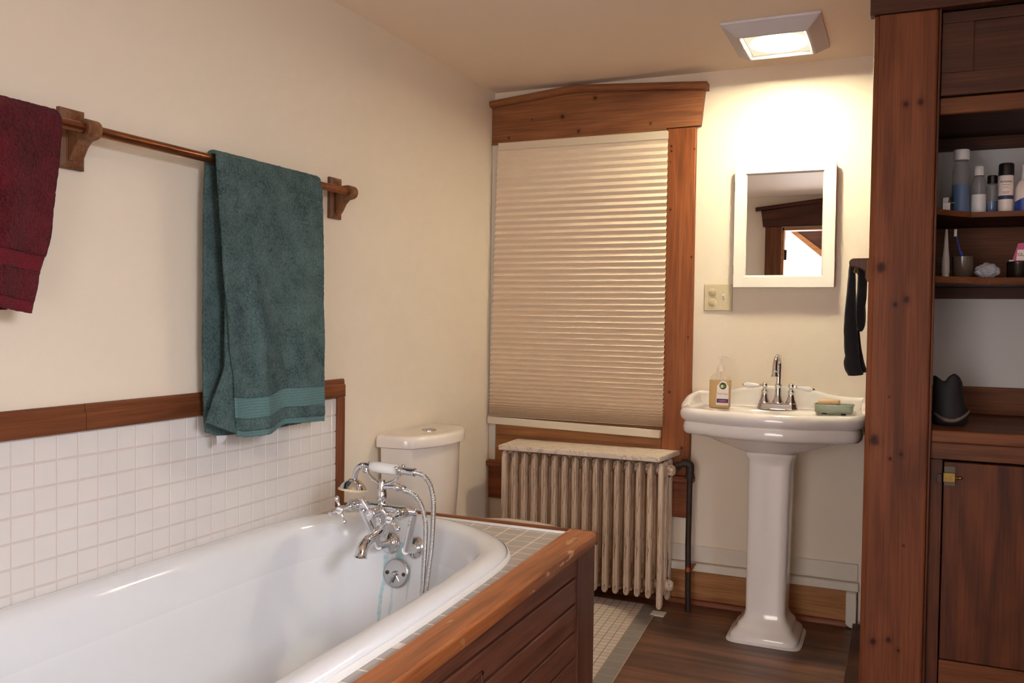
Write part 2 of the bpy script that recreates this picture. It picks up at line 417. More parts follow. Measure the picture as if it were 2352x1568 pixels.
def terry(name, dark, light, bs=150):
    m, nt, b = newmat(name)
    co = coords(nt)
    n = nd(nt, 'ShaderNodeTexNoise', Scale=bs, Detail=4.0, Roughness=.75); nt.links.new(co, n.inputs['Vector'])
    n2 = nd(nt, 'ShaderNodeTexNoise', Scale=16.0, Detail=4.0); nt.links.new(co, n2.inputs['Vector'])
    mx = math_(nt, 'ADD', math_(nt, 'MULTIPLY', n.outputs['Fac'], .65), math_(nt, 'MULTIPLY', n2.outputs['Fac'], .35))
    r = ramp(nt, [(.38, dark), (.62, light)]); nt.links.new(mx, r.inputs[0]); nt.links.new(r.outputs[0], b.inputs['Base Color'])
    b.inputs['Roughness'].default_value = 1; b.inputs['Sheen Weight'].default_value = .08; b.inputs['Specular IOR Level'].default_value = .05
    bump(nt, b, n.outputs['Fac'], 1.0, .009)
    return m
def ribbed(name, dark, light, pitch):
    m, nt, b = newmat(name)
    co = coords(nt); sp = nt.nodes.new('ShaderNodeSeparateXYZ'); nt.links.new(co, sp.inputs[0])
    s = math_(nt, 'SINE', math_(nt, 'MULTIPLY', sp.outputs['Z'], 2*PI/pitch))
    n = nd(nt, 'ShaderNodeTexNoise', Scale=380.0, Detail=2.0); nt.links.new(co, n.inputs['Vector'])
    f = math_(nt, 'ADD', math_(nt, 'MULTIPLY', s, .13), n.outputs['Fac'])
    r = ramp(nt, [(.2, dark), (.8, light)]); nt.links.new(f, r.inputs[0]); nt.links.new(r.outputs[0], b.inputs['Base Color'])
    b.inputs['Roughness'].default_value = .9; b.inputs['Sheen Weight'].default_value = .05; b.inputs['Specular IOR Level'].default_value = .15
    bump(nt, b, f, .6, .002)
    return m
M['teal'] = terry('teal_terry', S(54, 78, 80), S(106, 134, 133))
M['tealband'] = ribbed('teal_woven_band', S(78, 110, 112), S(106, 138, 138), .0085)
M['red'] = terry('burgundy_terry', S(72, 13, 20), S(116, 28, 38))
M['redband'] = ribbed('burgundy_woven_band', S(86, 20, 30), S(116, 38, 46), .005)

def emit(name, col, strength, centre=None, radii=None):
    m, nt, b = newmat(name); nt.nodes.remove(b)
    e = nt.nodes.new('ShaderNodeEmission'); e.inputs[0].default_value = col; e.inputs[1].default_value = strength
    nt.links.new(e.outputs[0], nt.nodes['Material Output'].inputs[0])
    if centre:          # the bulb behind the lens: bright oval, dimmer edges
        tc = nt.nodes.new('ShaderNodeTexCoord'); mp = nt.nodes.new('ShaderNodeMapping'); mp.vector_type = 'POINT'
        mp.inputs['Location'].default_value = tuple(-c/r for c, r in zip(centre, radii)); mp.inputs['Scale'].default_value = tuple(1/r for r in radii)
        nt.links.new(tc.outputs['Object'], mp.inputs[0])
        ln = nt.nodes.new('ShaderNodeVectorMath'); ln.operation = 'LENGTH'; nt.links.new(mp.outputs[0], ln.inputs[0])
        r = ramp(nt, [(.0, (1, 1, 1)), (.45, (.6, .6, .6)), (.70, (.12, .12, .12)), (.88, (.016, .016, .016)), (1.0, (.0022, .0022, .0022))]); nt.links.new(ln.outputs['Value'], r.inputs[0])
        nt.links.new(math_(nt, 'MULTIPLY', r.outputs[0], strength), e.inputs[1])
    return m

# ------------------------------------------------------------------ the setting
XL, XR, YB, YF, ZC = -1.843, 1.12, 3.93, -.22, 2.38
struct('floor', box(B(), XL-.1, XR+.1, YF-1.9, YB+.1, -.1, 0), M['floor'])
struct('ceiling', box(B(), XL-.1, XR+.1, YF-.1, YB+.1, ZC, ZC+.1), M['ceil'])
wl = struct('wall_left', box(B(), XL-.1, XL, YF-.1, YB+.1, 0, ZC), M['wall'])
struct('wall_back', box(B(), XL, XR+.1, YB, YB+.1, 0, ZC), M['wall'])
WY0, WY1, WZ0, WZ1 = -.10, .95, .85, 2.25
bm = B(); box(bm, XR, XR+.1, YF-.1, WY0, 0, ZC); box(bm, XR, XR+.1, WY1, YB, 0, ZC); box(bm, XR, XR+.1, WY0, WY1, 0, WZ0); box(bm, XR, XR+.1, WY0, WY1, WZ1, ZC); struct('wall_right', bm, M['wall'])
bm = B(); box(bm, XR+.04, XR+.07, WY0, WY0+.045, WZ0, WZ1); box(bm, XR+.04, XR+.07, WY1-.045, WY1, WZ0, WZ1); box(bm, XR+.04, XR+.07, WY0+.045, WY1-.045, WZ0, WZ0+.05); box(bm, XR+.04, XR+.07, WY0+.045, WY1-.045, WZ1-.05, WZ1); box(bm, XR+.04, XR+.07, WY0+.045, WY1-.045, 1.46, 1.50)
w2 = struct('window_2', bm, M['trimwhite'])
bm = B(); box(bm, XR-.018, XR-.0005, WY0-.11, WY0, WZ0-.02, WZ1); box(bm, XR-.018, XR-.0005, WY1, WY1+.11, WZ0-.02, WZ1); box(bm, XR-.02, XR-.0005, WY0-.11, WY1+.11, WZ1, WZ1+.14); struct('casing', bm, M['w_door'], w2)
bm = B(); box(bm, XR-.06, XR+.039, WY0-.13, WY1+.13, WZ0-.035, WZ0-.0005); struct('stool', bm, M['w_door'], w2)
DX0, DX1, DZ = -.945, -.12, 2.09
bm = B(); box(bm, XL, DX0, YF-.1, YF, 0, ZC); box(bm, DX1, XR, YF-.1, YF, 0, ZC); box(bm, DX0, DX1, YF-.1, YF, DZ, ZC)
struct('wall_front', bm, M['wall'])
# mosaic inlay by the toilet, turned 3.6 degrees to the walls
a = math.radians(3.6); c0 = V((-.942, 3.80, 0))
bm = B()
pts = [(-.942, 3.80), (-.8700, 2.66), (-1.80, 2.66), (-1.80, 3.80)]
rot = Matrix.Rotation(-a, 3, 'Z')
pl = [rot @ (V((x, y, 0))-c0) for x, y in pts]
prism(bm, [(p.x, p.y) for p in pl], 'z', .0005, .004)
o = obj('floor_tiles', bm, M['mosaic'], smooth=False); o.location = c0; o.rotation_euler = (0, 0, a); o['kind'] = 'structure'

# wall tiles beside the tub: a grout bed and every tile bevelled
ys = [-.1+.0593*0]
cols = []
y = 1.3525
while y > .7: cols.append(y); y -= .0593
cols = sorted(cols) + [1.3525+.0593*k for k in range(1, 10)] + [1.9287] + [1.9287+.0593*k for k in range(1, 13)]
cols = sorted(cols)
rows = [.978, .9175, .859, .8005, .742, .6835, .625, .5665]
bm = B(); box(bm, XL, XL+.0045, cols[0], 2.606, .56, .982, 1)
for i in range(len(cols)):
    y0 = cols[i]; y1 = cols[i+1] if i+1 < len(cols) else 2.606
    if y1-y0 < .02: continue
    for j in range(len(rows)-1):
        e = .0012; t = .0065+random.uniform(-.0003, .0003)
        x1 = XL+t; yy = (y0+e, y1-e); zz = (rows[j+1]+e, rows[j]-e); q = .0018
        lo = [(XL+.003, a_, b_) for a_, b_ in ((yy[0], zz[0]), (yy[1], zz[0]), (yy[1], zz[1]), (yy[0], zz[1]))]
        hi = [(x1, a_, b_) for a_, b_ in ((yy[0]+q, zz[0]+q), (yy[1]-q, zz[0]+q), (yy[1]-q, zz[1]-q), (yy[0]+q, zz[1]-q))]
        loft(bm, [lo, hi], cap0=False)
struct('tile_field', bm, [M['tile'], M['grout']], wl, smooth=False)
def rail_piece(name, y0, y1):
    bm = B()
    prism(bm, [(XL, .98), (XL+.016, .98), (XL+.018, .984), (XL+.018, 1.024), (XL+.013, 1.028), (XL+.013, 1.040), (XL+.010, 1.046), (XL, 1.046)], 'y', y0, y1)
    return struct(name, bm, M['w_rail'], bevel=.001)
rail_piece('trim_1', .6, 1.544); rail_piece('trim_2', 1.546, 2.650)
bm = B(); box(bm, XL, XL+.017, 2.607, 2.650, .585, .9795); struct('trim_3', bm, M['w_upr'], bevel=.003)

# back wall: window casing
w1 = struct('window_1', box(B(), -1.79, -.974, 3.918, 3.929, .80, 2.13), M['pane'])
bm = B(); box(bm, -.974, -.842, 3.902, 3.929, .575, 2.136); struct('casing', bm, M['w_sash'], w1, bevel=.004)
bm = B(); box(bm, -1.842, -1.806, 3.902, 3.929, .575, 2.124); struct('casing', bm, M['trimwhite'], w1, bevel=.003)
bm = B(); box(bm, -1.806, -.974, 3.911, 3.929, .575, .70); struct('lower_board', bm, M['w_pale'], w1)
bm = B(); box(bm, -1.806, -.974, 3.9085, 3.929, .70, .80); struct('lower_rail', bm, M['w_pale'], w1, bevel=.003)
bm = B(); prism(bm, [(-1.842, 2.124), (-.822, 2.139), (-.806, 2.296), (-1.41, 2.338), (-1.842, 2.300)], 'y', 3.896, 3.929); struct('header', bm, M['w_head'], w1, bevel=.003)
bm = B(); prism(bm, [(-1.842, 2.118), (-.975, 2.129), (-.975, 2.137), (-1.842, 2.126)], 'y', 3.892, 3.9005); struct('header_bead', bm, M['w_pale'], w1, bevel=.002)
bm = B()
def capring(x, z):
    prof = [(3.929, 0), (3.872, 0), (3.862, .006), (3.858, .016), (3.860, .025), (3.868, .030), (3.929, .030)]
    return [(x, yy, z+dz) for yy, dz in prof]
loft(bm, [capring(-1.842, 2.298), capring(-1.41, 2.336), capring(-.792, 2.294)])
struct('header_cap', bm, M['w_head'], w1, ang=30)
bm = B(); box(bm, -1.842, -.82, 3.872, 3.929, .548, .575); struct('stool', bm, M['w_stool'], w1, bevel=.006)
bm = B(); box(bm, -1.842, -.845, 3.906, 3.929, .385, .548); struct('apron', bm, M['w_stool'], w1, bevel=.003)
# baseboard, ledge and the boxed-in strip
bb = struct('baseboard_back', box(B(), -1.842, -.13, 3.912, 3.929, 0, .150), M['w_base'])
bm = B(); prism(bm, [(3.912, 0), (3.894, 0), (3.894, .008), (3.900, .018), (3.912, .022)], 'x', -1.842, -.17); struct('shoe_molding', bm, M['w_stool'], bb)
bm = B(); box(bm, -1.842, -.125, 3.898, 3.929, .150, .186); struct('trim_4', bm, M['trimwhite'], bevel=.004)
bm = B(); box(bm, -1.842, -.13, 3.919, 3.929, .1885, .262); struct('trim_5', bm, M['trimwhite'], bevel=.003)
bm = B(); prism(bm, [(-.174, .150), (-.174, .018), (-.166, .006), (-.15, .001), (-.132, .001), (-.132, .150)], 'y', 3.880, 3.911); struct('trim_6', bm, M['trimwhite'], bevel=.004)

# the partition and post of the built-in on the right
PY = 2.90
bm = B(); prism(bm, [(-.087, PY), (-.073, PY-.006), (-.073, PY-.006), (.085, PY-.006), (.0895, PY), (.0895, PY+.03), (-.087, PY+.03)], 'z', 0, 2.205); struct('trim_7', bm, M['w_post'], bevel=.003)
bm = B(); box(bm, -.100, .99, PY-.012, PY+.03, 2.207, ZC-.001); struct('trim_8', bm, M['w_dark'], bevel=.003)
bm = B(); box(bm, -.084, -.060, PY+.031, YB-.001, 0, ZC-.001); struct('wall_partition', bm, M['w_dark'])
bm = B(); box(bm, -.145, -.085, PY+.05, 3.872, 0.0005, .028); struct('trim_9', bm, M['w_dark'], bevel=.003)
struct('wall_alcove', box(B(), .098, XR-.001, 3.53, 3.58, 0, ZC-.001), M['alcove'])
struct('trim_10', box(B(), .0900, .0975, PY+.002, 3.58, 0, ZC-.001), M['w_cabz'], bevel=.002)

# behind the camera: the doorway into the bright hall
d1 = struct('door_1', box(B(), DX0-.148, DX0-.010, YF, YF+.02, 0, 2.113), M['w_door'], bevel=.003)
bm = B(); box(bm, DX1+.012, DX1+.16, YF, YF+.02, 0, 2.113); struct('casing', bm, M['w_door'], d1, bevel=.003)
bm = B(); prism(bm, [(-1.112, 2.114), (.03, 2.114), (.05, 2.256), (-.535, 2.325), (-1.130, 2.256)], 'y', YF, YF+.026); struct('header', bm, M['w_dark'], d1, bevel=.003)
bm = B(); loft(bm, [[(x, YF+yy, z+dz) for yy, dz in ((0, 0), (.05, 0), (.06, .015), (.05, .03), (0, .03))] for x, z in ((-1.176, 2.254), (-.535, 2.323), (.10, 2.254))]); struct('header_cap', bm, M['w_dark'], d1)
bm = B(); box(bm, DX0-.012, DX0+.012, YF-.1, YF+.02, 0, DZ+.012); box(bm, DX1-.012, DX1+.012, YF-.1, YF+.02, 0, DZ+.012); box(bm, DX0, DX1, YF-.1, YF+.02, DZ-.012, DZ+.012); struct('jamb', bm, M['w_pale'], d1)
bm = B(); box(bm, DX0+.0125, DX0+.034, YF-.03, YF-.005, 1.822, 1.912); struct('hinge', bm, M['iron'], d1)
bm = B(); box(bm, -2.0, .9, -2.02, -2.0, 0, 2.8); struct('wall_hall_back', bm, M['hallwhite'])
bm = B(); box(bm, -2.02, -2.0, -2.0, YF-.1, 0, 2.8); box(bm, .9, .92, -2.0, YF-.1, 0, 2.8); struct('wall_hall_side', bm, M['hallwhite'])
struct('ceiling_hall', box(B(), -2.0, .9, -2.0, YF-.101, 2.8, 2.82), M['hallwhite'])
bm = B(); prism(bm, [(-1.0, 2.17), (-.94, 2.17), (.5, 1.02), (.5, .89)], 'y', -1.02, -.94); struct('trim_11', bm, M['w_pale'])
bm = B(); prism(bm, [(-.94, 2.171), (.5, 2.171), (.5, 1.021)], 'y', -1.0, -.96); struct('wall_stair', bm, M['w_dark'])

# ------------------------------------------------------------------ bath tub
def outline_pts():
    P = [(-1.838, 1.0), (-1.838, 1.9), (-1.832, 2.16), (-1.805, 2.34), (-1.735, 2.47), (-1.62, 2.545), (-1.48, 2.572), (-1.36, 2.560), (-1.20, 2.495), (-1.085, 2.40), (-1.02, 2.30), (-.990, 2.19), (-.976, 2.03), (-.962, 1.75), (-.956, 1.5), (-.955, 1.1), (-.985, .86), (-1.09, .73), (-1.25, .68), (-1.4, .67), (-1.56, .68), (-1.72, .73), (-1.81, .84)]
    return [p for p in cr([(x, y, 0) for x, y in P], 5, True)]
OUT = outline_pts()
NO = []
for i, p in enumerate(OUT):
    d = (OUT[(i+1) % len(OUT)]-OUT[i-1]).normalized(); n = V((-d.y, d.x, 0))
    c = V((-1.4, min(max(p.y, 1.1), 2.15), 0))
    if n.dot(c-p) < 0: n = -n
    NO.append(n)
def inset(d, z): return [V((max(XL+.0085, p.x+n.x*d), p.y+n.y*d, z)) for p, n in zip(OUT, NO)]
prof = [(.012, .575), (0, .5845), (0, .592), (.006, .601), (.018, .6075), (.034, .611), (.050, .6105), (.066, .606), (.080, .597), (.090, .584), (.097, .568), (.104, .54), (.114, .49), (.128, .42), (.145, .34), (.165, .27), (.195, .215), (.24, .185), (.29, .175)]
tub = thing('bathtub', 'built-in white enamel bathtub with blue-green drip stains below its taps', 'bathtub', (-1.4, 1.6, .17))
bm = B(); loft(bm, [inset(d, z) for d, z in prof], cap0=False, cap1=True)
obj('basin', bm, M['tub'], tub, ang=80)
bm = B(); loft(bm, [inset(d, z) for d, z in ((-.0006, .597), (-.0045, .594), (-.007, .588), (-.0085, .5845), (-.0005, .5845))], cap0=False, cap1=False)
obj('caulk_line', bm, M['caulk'], tub)
# overflow plate on the end wall
def wall_y(z): return 2.572 - lin(.6-z, [.0, .016, .06, .11, .18, .26], [.09, .09, .104, .114, .128, .145]) 
ovn = V((0, -1, .16)).normalized(); oc = V((-1.4785, wall_y(.436)-.001, .436))
bm = B(); lathe(bm, [(0, .0475), (.006, .0475), (.009, .045), (.010, .040), (.0105, 0)], oc, ovn, 40); op = obj('overflow_plate', bm, M['chrome_d'], tub); op['label'] = 'round chrome overflow plate'
for dx in (-.031, .031):
    bm = B(); lathe(bm, [(0, .0065), (.003, .006), (.004, .004)], oc+V((dx, 0, 0))+ovn*.0100, ovn, 14); obj('screw', bm, M['steel'], op)
bm = B(); lathe(bm, [(0, .009), (.01, .008), (.014, .004)], oc+ovn*.0105, ovn, 14); tube(bm, [oc+ovn*.018, oc+ovn*.024+V((-.006, 0, -.012)), oc+ovn*.024+V((-.014, 0, -.032))], [.004, .004, .005], 8); tube(bm, [oc+ovn*.0095, oc+ovn*.0105+V((.008, 0, -.014)), oc+ovn*.0105+V((.016, 0, -.024))], .004, 6); obj('trip_lever', bm, M['chrome_d'], op)

# tub surround
sur = thing('tub_surround', 'wooden bath surround with grey tiled deck, worn brown cap and board panelling', 'bath surround', (-.875, 1.8, 0))
DZt = .584
bm = B()
box(bm, XL+.006, -.90, .62, 2.652, .560, .5785, 1)
# hole for the basin is under the rim: keep tiles only outside
def inside(x, y, marg):
    # distance test against the outline inset by marg
    P = [(p.x+n.x*marg, p.y+n.y*marg) for p, n in zip(OUT, NO)]
    r = False; j = len(P)-1
    for i in range(len(P)):
        if (P[i][1] > y) != (P[j][1] > y) and x < (P[j][0]-P[i][0])*(y-P[i][1])/(P[j][1]-P[i][1])+P[i][0]: r = not r
        j = i
    return r
bm.free(); bm = B()
# deck bed as a ring between basin and edge
ring_in = inset(.04, .5837)
def outer_of(p, n):
    x = min(max(p.x-n.x*.6, XL+.006), -.90); y = min(max(p.y-n.y*.6, .62), 2.652); return V((x, y, .5837))
ring_out = [outer_of(p, n) for p, n in zip(OUT, NO)]
loft(bm, [[V((p.x, p.y, .55)) for p in ring_in], ring_in, ring_out, [V((p.x, p.y, .55)) for p in ring_out]], cap0=False, cap1=False, mi=1)
py = .0640
yrow = [1.7180+py*k for k in range(-16, 15)]
def dt(x0, x1, y0, y1, mi):
    if all(inside(x, y, .03) for x in (x0, x1) for y in (y0, y1)): return
    if inside((x0+x1)/2, (y0+y1)/2, .035): return
    e = .0019; x0 += e; x1 -= e; y0 += e; y1 -= e; q = .0015
    lo = [(x0, y0, .577), (x1, y0, .577), (x1, y1, .577), (x0, y1, .577)]; hi = [(x0+q, y0+q, DZt), (x1-q, y0+q, DZt), (x1-q, y1-q, DZt), (x0+q, y1-q, DZt)]
    loft(bm, [lo, hi], cap0=False, mi=mi)
sk = .055      # the tile rows run a little skew to the tub
def yr(k): return 1.553 + py*k
for k in range(-14, 17):
    y0 = yr(k) + (.026 if k >= 0 else 0); y1 = y0+py
    for i in range(15):
        x1 = -.912 - .0655*i - lin(y0, [1.3, 2.6], [0, .045]); x0 = x1-.0655
        if x0 < XL+.01: x0 = XL+.01
        if x1-x0 < .015: continue
        if y1 > 2.636: y1 = 2.636
        if y1-y0 < .012: continue
        dt(x0, x1, y0, y1, 0)
for i in range(5):
    x1 = -.914-.032*i; dt(x1-.032, x1, yr(0)-.001, yr(0)+.027, 2)
obj('tile_deck', bm, [M['gtile'], M['dgrout'], M['white']], sur, smooth=False)
bm = B(); box(bm, XL+.019, -.955, 2.622, 2.6365, .577, .590); obj('caulk_strip', bm, M['caulk'], sur, bevel=.004)
def capx(y): return (lin(y, [.6, 1.35, 2.63], [-.823, -.832, -.861]), lin(y, [.6, 1.35, 2.63], [-.892, -.907, -.955]))
bm = B(); rings = []
for y in (.6, 1.0, 1.35, 1.8, 2.2, 2.5, 2.636):
    o_, i_ = capx(y)
    rings.append([(i_, y, .577), (i_, y, .595), (i_+.004, y, .5985), (o_-.006, y, .5975), (o_, y, .592), (o_+.001, y, .566), (o_-.003, y, .557), (o_-.03, y, .555)])
loft(bm, rings); obj('cap_rail', bm, M['w_cap'], sur, ang=30, bevel=.0015)
for y, z in ((2.27, .577), (1.90, .575), (1.66, .573)):
    bm = B(); o_, i_ = capx(y); lathe(bm, [(-.002, .012), (.0002, .012), (.0004, .0)], (o_+.0005, y, z), (1, 0, 0), 20, sx=1.15, sy=.95); obj('wood_plug', bm, M['w_plug'], sur)
bm = B(); box(bm, XL+.02, -.8605, 2.637, 2.652, .556, .597); obj('edge_strip', bm, M['w_capx'], sur, bevel=.002)
bm = B(); box(bm, XL+.02, -.89, 2.628, 2.645, .002, .5545); obj('end_panel', bm, M['w_apron'], sur)
bm = B(); box(bm, -.892, -.868, 2.496, 2.645, .002, .5545); obj('stile', bm, M['w_apronz'], sur, bevel=.002)
zs = [.5545, .489, .409, .324, .242, .16, .08, .002]
for k in range(len(zs)-1):
    bm = B(); z1, z0 = zs[k]-.0035, zs[k+1]+.0035
    prism(bm, [(-.892, z0), (-.880, z0), (-.8755, z0+.004), (-.8755, z1-.003), (-.879, z1), (-.892, z1)], 'y', .62, 2.4955); obj('board', bm, M['w_apron'], sur)
bm = B(); box(bm, -.90, -.888, .62, 2.628, .002, .5545); obj('backing', bm, M['dark'], sur)
bm = B(); box(bm, -.8765, -.871, 1.60, 1.838, .25, .258); box(bm, -.8765, -.871, 1.60, 1.838, .436, .444); box(bm, -.8765, -.871, 1.828, 1.838, .25, .444); box(bm, -.8765, -.871, 1.60, 1.61, .25, .444); fr = obj('hatch_frame', bm, M['w_apronz'], sur, bevel=.001)
bm = B(); box(bm, -.8765, -.8735, 1.612, 1.826, .262, .432); obj('hatch_panel', bm, M['w_dark'], sur)

# ------------------------------------------------------------------ tub faucet
H0 = 1.27
def mv(x, z, y0, y1): k = y1/y0; return (x*k, y1, H0-(H0-z)*k)
FX, FY = -1.472, 2.34
fau = thing('bath_mixer_tap', 'chrome bath mixer tap with cross handles and shower cradle on tub end', 'tap', (FX, 2.44, .52))
bm = B()
lathe(bm, [(-.03, .012), (-.026, .0165), (-.012, .021), (.004, .023), (.018, .021), (.028, .0145), (.034, .011), (.040, .011), (.042, .0135), (.046, .0150), (.066, .0150), (.069, .0135), (.071, .0135), (.086, .0130), (.10, .0115), (.108, .008)], (FX, FY, .652), (0, 0, 1), 28)
xs = [-1.592, -1.588, -1.578, -1.574, -1.568, -1.552, -1.545, -1.535, -1.515, -1.472, -1.430, -1.412, -1.400, -1.393, -1.376, -1.370, -1.366, -1.350, -1.346]
rs = [.006, .011, .011, .0145, .016, .016, .0145, .0125, .012, .014, .012, .0125, .0145, .016, .016, .0145, .0105, .0105, .006]
tube(bm, [(x, FY, lin(x, [-1.6, -1.34], [.677, .670])) for x in xs], rs, 20)
obj('body', bm, M['chrome'], fau, ang=50)
for hx, hz, a0, word in ((-1.561, .674, 22, 'Hot'), (-1.383, .664, 45, 'Cold')):
    bm = B(); c = V((hx, 2.245, hz)); back = V((hx, FY, hz+.002))
    lathe(bm, [(0, .0155), (.018, .0160), (.026, .0150), (.034, .0165), (.040, .0165), (.052, .0105), (.060, .0085), (.085, .0075)], back, (0, -1, 0), 24)
    lathe(bm, [(-.012, .008), (-.008, .0135), (.004, .0140), (.008, .0125), (.009, .010)], c, (0, -1, 0), 24)
    for k in range(4):
        an = math.radians(a0+90*k); d = V((math.cos(an), 0, math.sin(an)))
        lathe(bm, [(.008, .0052), (.014, .0048), (.020, .0042), (.026, .0050), (.034, .0075), (.040, .0080), (.044, .0060), (.0465, .0001)], c, d, 14)
    h = obj('cross_handle', bm, M['chrome'], fau, ang=60)
    bm = B(); lathe(bm, [(0, .0105), (.0015, .0100), (.0025, .0075), (.003, 0)], c+V((0, -.009, 0)), (0, -1, 0), 24); bt = obj('porcelain_button', bm, M['enamel_w'], h); bt['label'] = 'white porcelain button reading '+word
    text_mesh('lettering', word, .0085, M['textdark'], h, c+V((0, -.0123, 0)), (1, 0, 0), (0, 0, 1), .0003)
bm = B(); c = V((FX-.002, 2.29, .663)); lathe(bm, [(-.05, .0165), (-.006, .0165), (.012, .0180), (.016, .0175), (.018, .014), (.018, .007), (.016, .0065), (.016, 0)], c, (0, -1, 0), 28)
d = V((-.038, 0, .044)).normalized(); lathe(bm, [(.010, .0050), (.022, .0058), (.040, .0085), (.056, .0112), (.059, .0105), (.060, .006)], c+V((0, -.006, 0)), d, 18); obj('diverter', bm, M['chrome'], fau, ang=50)
bm = B()
sp = cr([(FX, FY, .63), (FX, 2.335, .610), (FX, 2.312, .594), (FX, 2.283, .589), (FX, 2.255, .583), (FX, 2.234, .568), (FX, 2.226, .551), (FX, 2.222, .541)], 4)
n = len(sp); tube(bm, sp, [lin(i/(n-1), [0, .15, .5, .72, .86, .94, 1], [.0175, .0160, .0155, .0170, .0185, .0195, .0215]) for i in range(n)], 22); lathe(bm, [(0, .0165), (.002, .016), (.0021, .001)], sp[-1]+V((0, .001, .0012)), (0, -.2, -1), 20); obj('spout', bm, M['chrome'], fau, ang=50)
for top, bot in (((-1.358, FY+.003, .661), (-1.413, 2.392, .527)), ((-1.548, FY+.003, .658), (-1.512, 2.392, .531))):
    t_, b_ = V(top), V(bot); ax = (b_-t_)
    d, u, w = basis(ax); bm = B(); side = V((1, 0, .3)).normalized(); side = (side-d*side.dot(d)).normalized(); th = d.cross(side); rings = []
    for f, wd, tk in ((0, .0105, .006), (.03, .012, .0085), (.5, .0128, .0085), (.9, .0125, .0085), (.97, .0105, .0080), (1.0, .006, .005)):
        p = t_+ax*f; rings.append([p+side*(wd*math.cos(2*PI*k/16))*1.0+th*(tk*math.sin(2*PI*k/16)) for k in range(16)])
    loft(bm, rings); obj('leg', bm, M['chrome'], fau, ang=60)
    bm = B(); wc = V((b_.x-.004, wall_y(b_.z-.006)+.001, b_.z-.006)); nn = V((0, -1, .12)).normalized()
    lathe(bm, [(0, .0375), (.003, .0375), (.008, .034), (.016, .024), (.022, .015), (.026, .0125), (wc.y-b_.y, .0125)], wc, nn, 36); obj('escutcheon', bm, M['chrome'], fau, ang=60)
# cradle and hose outlet
bm = B(); T = lambda x, z: mv(x, z, 2.36, FY)
top = V((FX, FY, .752))
for pts in ([(-1.484, .742), (-1.505, .748), (-1.528, .762), (-1.540, .778), (-1.544, .789)], [(-1.484, .742), (-1.462, .746), (-1.438, .758), (-1.424, .774), (-1.420, .786)]):
    P = cr([T(*p) for p in pts], 5); tube(bm, P, [lin(i/(len(P)-1), [0, .3, 1], [.010, .0075, .0055]) for i in range(len(P))], 12, flat=.75)
for cx_ in (-1.545, -1.4205):
    c = V(T(cx_, .793)); pts = [c+V((0, .0165*math.cos(t), .0165*math.sin(t))) for t in [PI+.5-(-.25)*0 + (PI-1.0)*k/12 - 0.0 for k in range(13)]]
    pts = [c+V((0, .0175*math.cos(PI*(1+k/12)), .0175*math.sin(PI*(1+k/12)))) for k in range(13)]
    pts = [pts[0]+V((0, -.004, .008))]+pts+[pts[-1]+V((0, .004, .008))]
    tube(bm, pts, [.0045]+[.0042]*13+[.0045], 10)
    for e_ in (pts[0], pts[-1]): sph(bm, e_, .0058, n=10)
obj('cradle', bm, M['chrome'], fau, ang=60)
bm = B(); P = [T(-1.484, .728), T(-1.470, .735), T(-1.452, .736), T(-1.436, .737)]; tube(bm, cr(P, 4), .0085, 14); lathe(bm, [(0, .0095), (.002, .0130), (.014, .0130), (.016, .0110), (.018, .0100), (.034, .0090), (.036, .0075)], T(-1.437, .737), (1, -.0, -.06), 6 if 0 else 16); obj('hose_outlet', bm, M['chrome'], fau, ang=50)

hs = thing('hand_shower', 'telephone-style hand shower with white porcelain grip lying in tap cradle', 'hand shower', (FX, FY, .785))
a_, b_ = V(T(-1.530, .795)), V(T(-1.424, .791)); ax = b_-a_; L = ax.length
bm = B(); lathe(bm, [(0, .0105), (.004, .0135), (.016, .0165), (.04, .0178), (.07, .0178), (L-.014, .0170), (L-.004, .0150), (L, .0115)], a_, ax, 28); o = obj('grip', bm, M['enamel_w'], hs, ang=60); o['label'] = 'white porcelain grip'
bm = B(); lathe(bm, [(-.004, .009), (0, .0115), (.004, .0115), (.007, .009), (.014, .0085), (.016, .0120), (.050, .0120), (.053, .0130), (.057, .0130), (.058, .0085)], b_, ax, 22); obj('connector', bm, M['chrome'], hs)
bm = B(); P = cr([a_, T(-1.548, .797), T(-1.566, .793), T(-1.581, .778), T(-1.588, .755), T(-1.590, .742)], 5); tube(bm, P, [lin(i/(len(P)-1), [0, .1, .3, .9, 1], [.011, .0095, .0085, .0095, .011]) for i in range(len(P))], 16); obj('arm', bm, M['chrome'], hs)
hc = V(T(-1.5895, .746)); hd = V((-.05, -.14, -1)).normalized()
bm = B(); lathe(bm, [(-.004, .010), (-.002, .0155), (.002, .0225), (.007, .0295), (.013, .0352), (.020, .0398), (.027, .0425), (.030, .0440), (.0345, .0440), (.0352, .030)], hc, hd, 36); obj('shower_head', bm, M['chrome'], hs, ang=50)
bm = B(); lathe(bm, [(.027, .0420), (.0275, .0465), (.031, .0480), (.034, .0470), (.0345, .0425)], hc, hd, 36); o = obj('rubber_ring', bm, M['ivory'], hs); o['label'] = 'ivory ring round the shower head'
Q = lambda x, z: mv(x, z, 2.34, FY)
P = [T(-1.372, .7885), T(-1.350, .786), T(-1.331, .778), T(-1.312, .756), T(-1.3025, .726), T(-1.2985, .690), T(-1.300, .627), T(-1.304, .557), T(-1.311, .505), T(-1.3175, .452), T(-1.321, .41)]
P += [V((-1.308, 2.338, .375)), V((-1.309, 2.335, .372))] + [Q(-1.3235, .41), Q(-1.3215, .446), Q(-1.3195, .491), Q(-1.3155, .561), Q(-1.3145, .630), Q(-1.324, .677), Q(-1.342, .7105), Q(-1.366, .7275), Q(-1.392, .7335)]
P[-11:-11] = []
path = cr(P, 26); Ls = 0; rr = []; ps = []
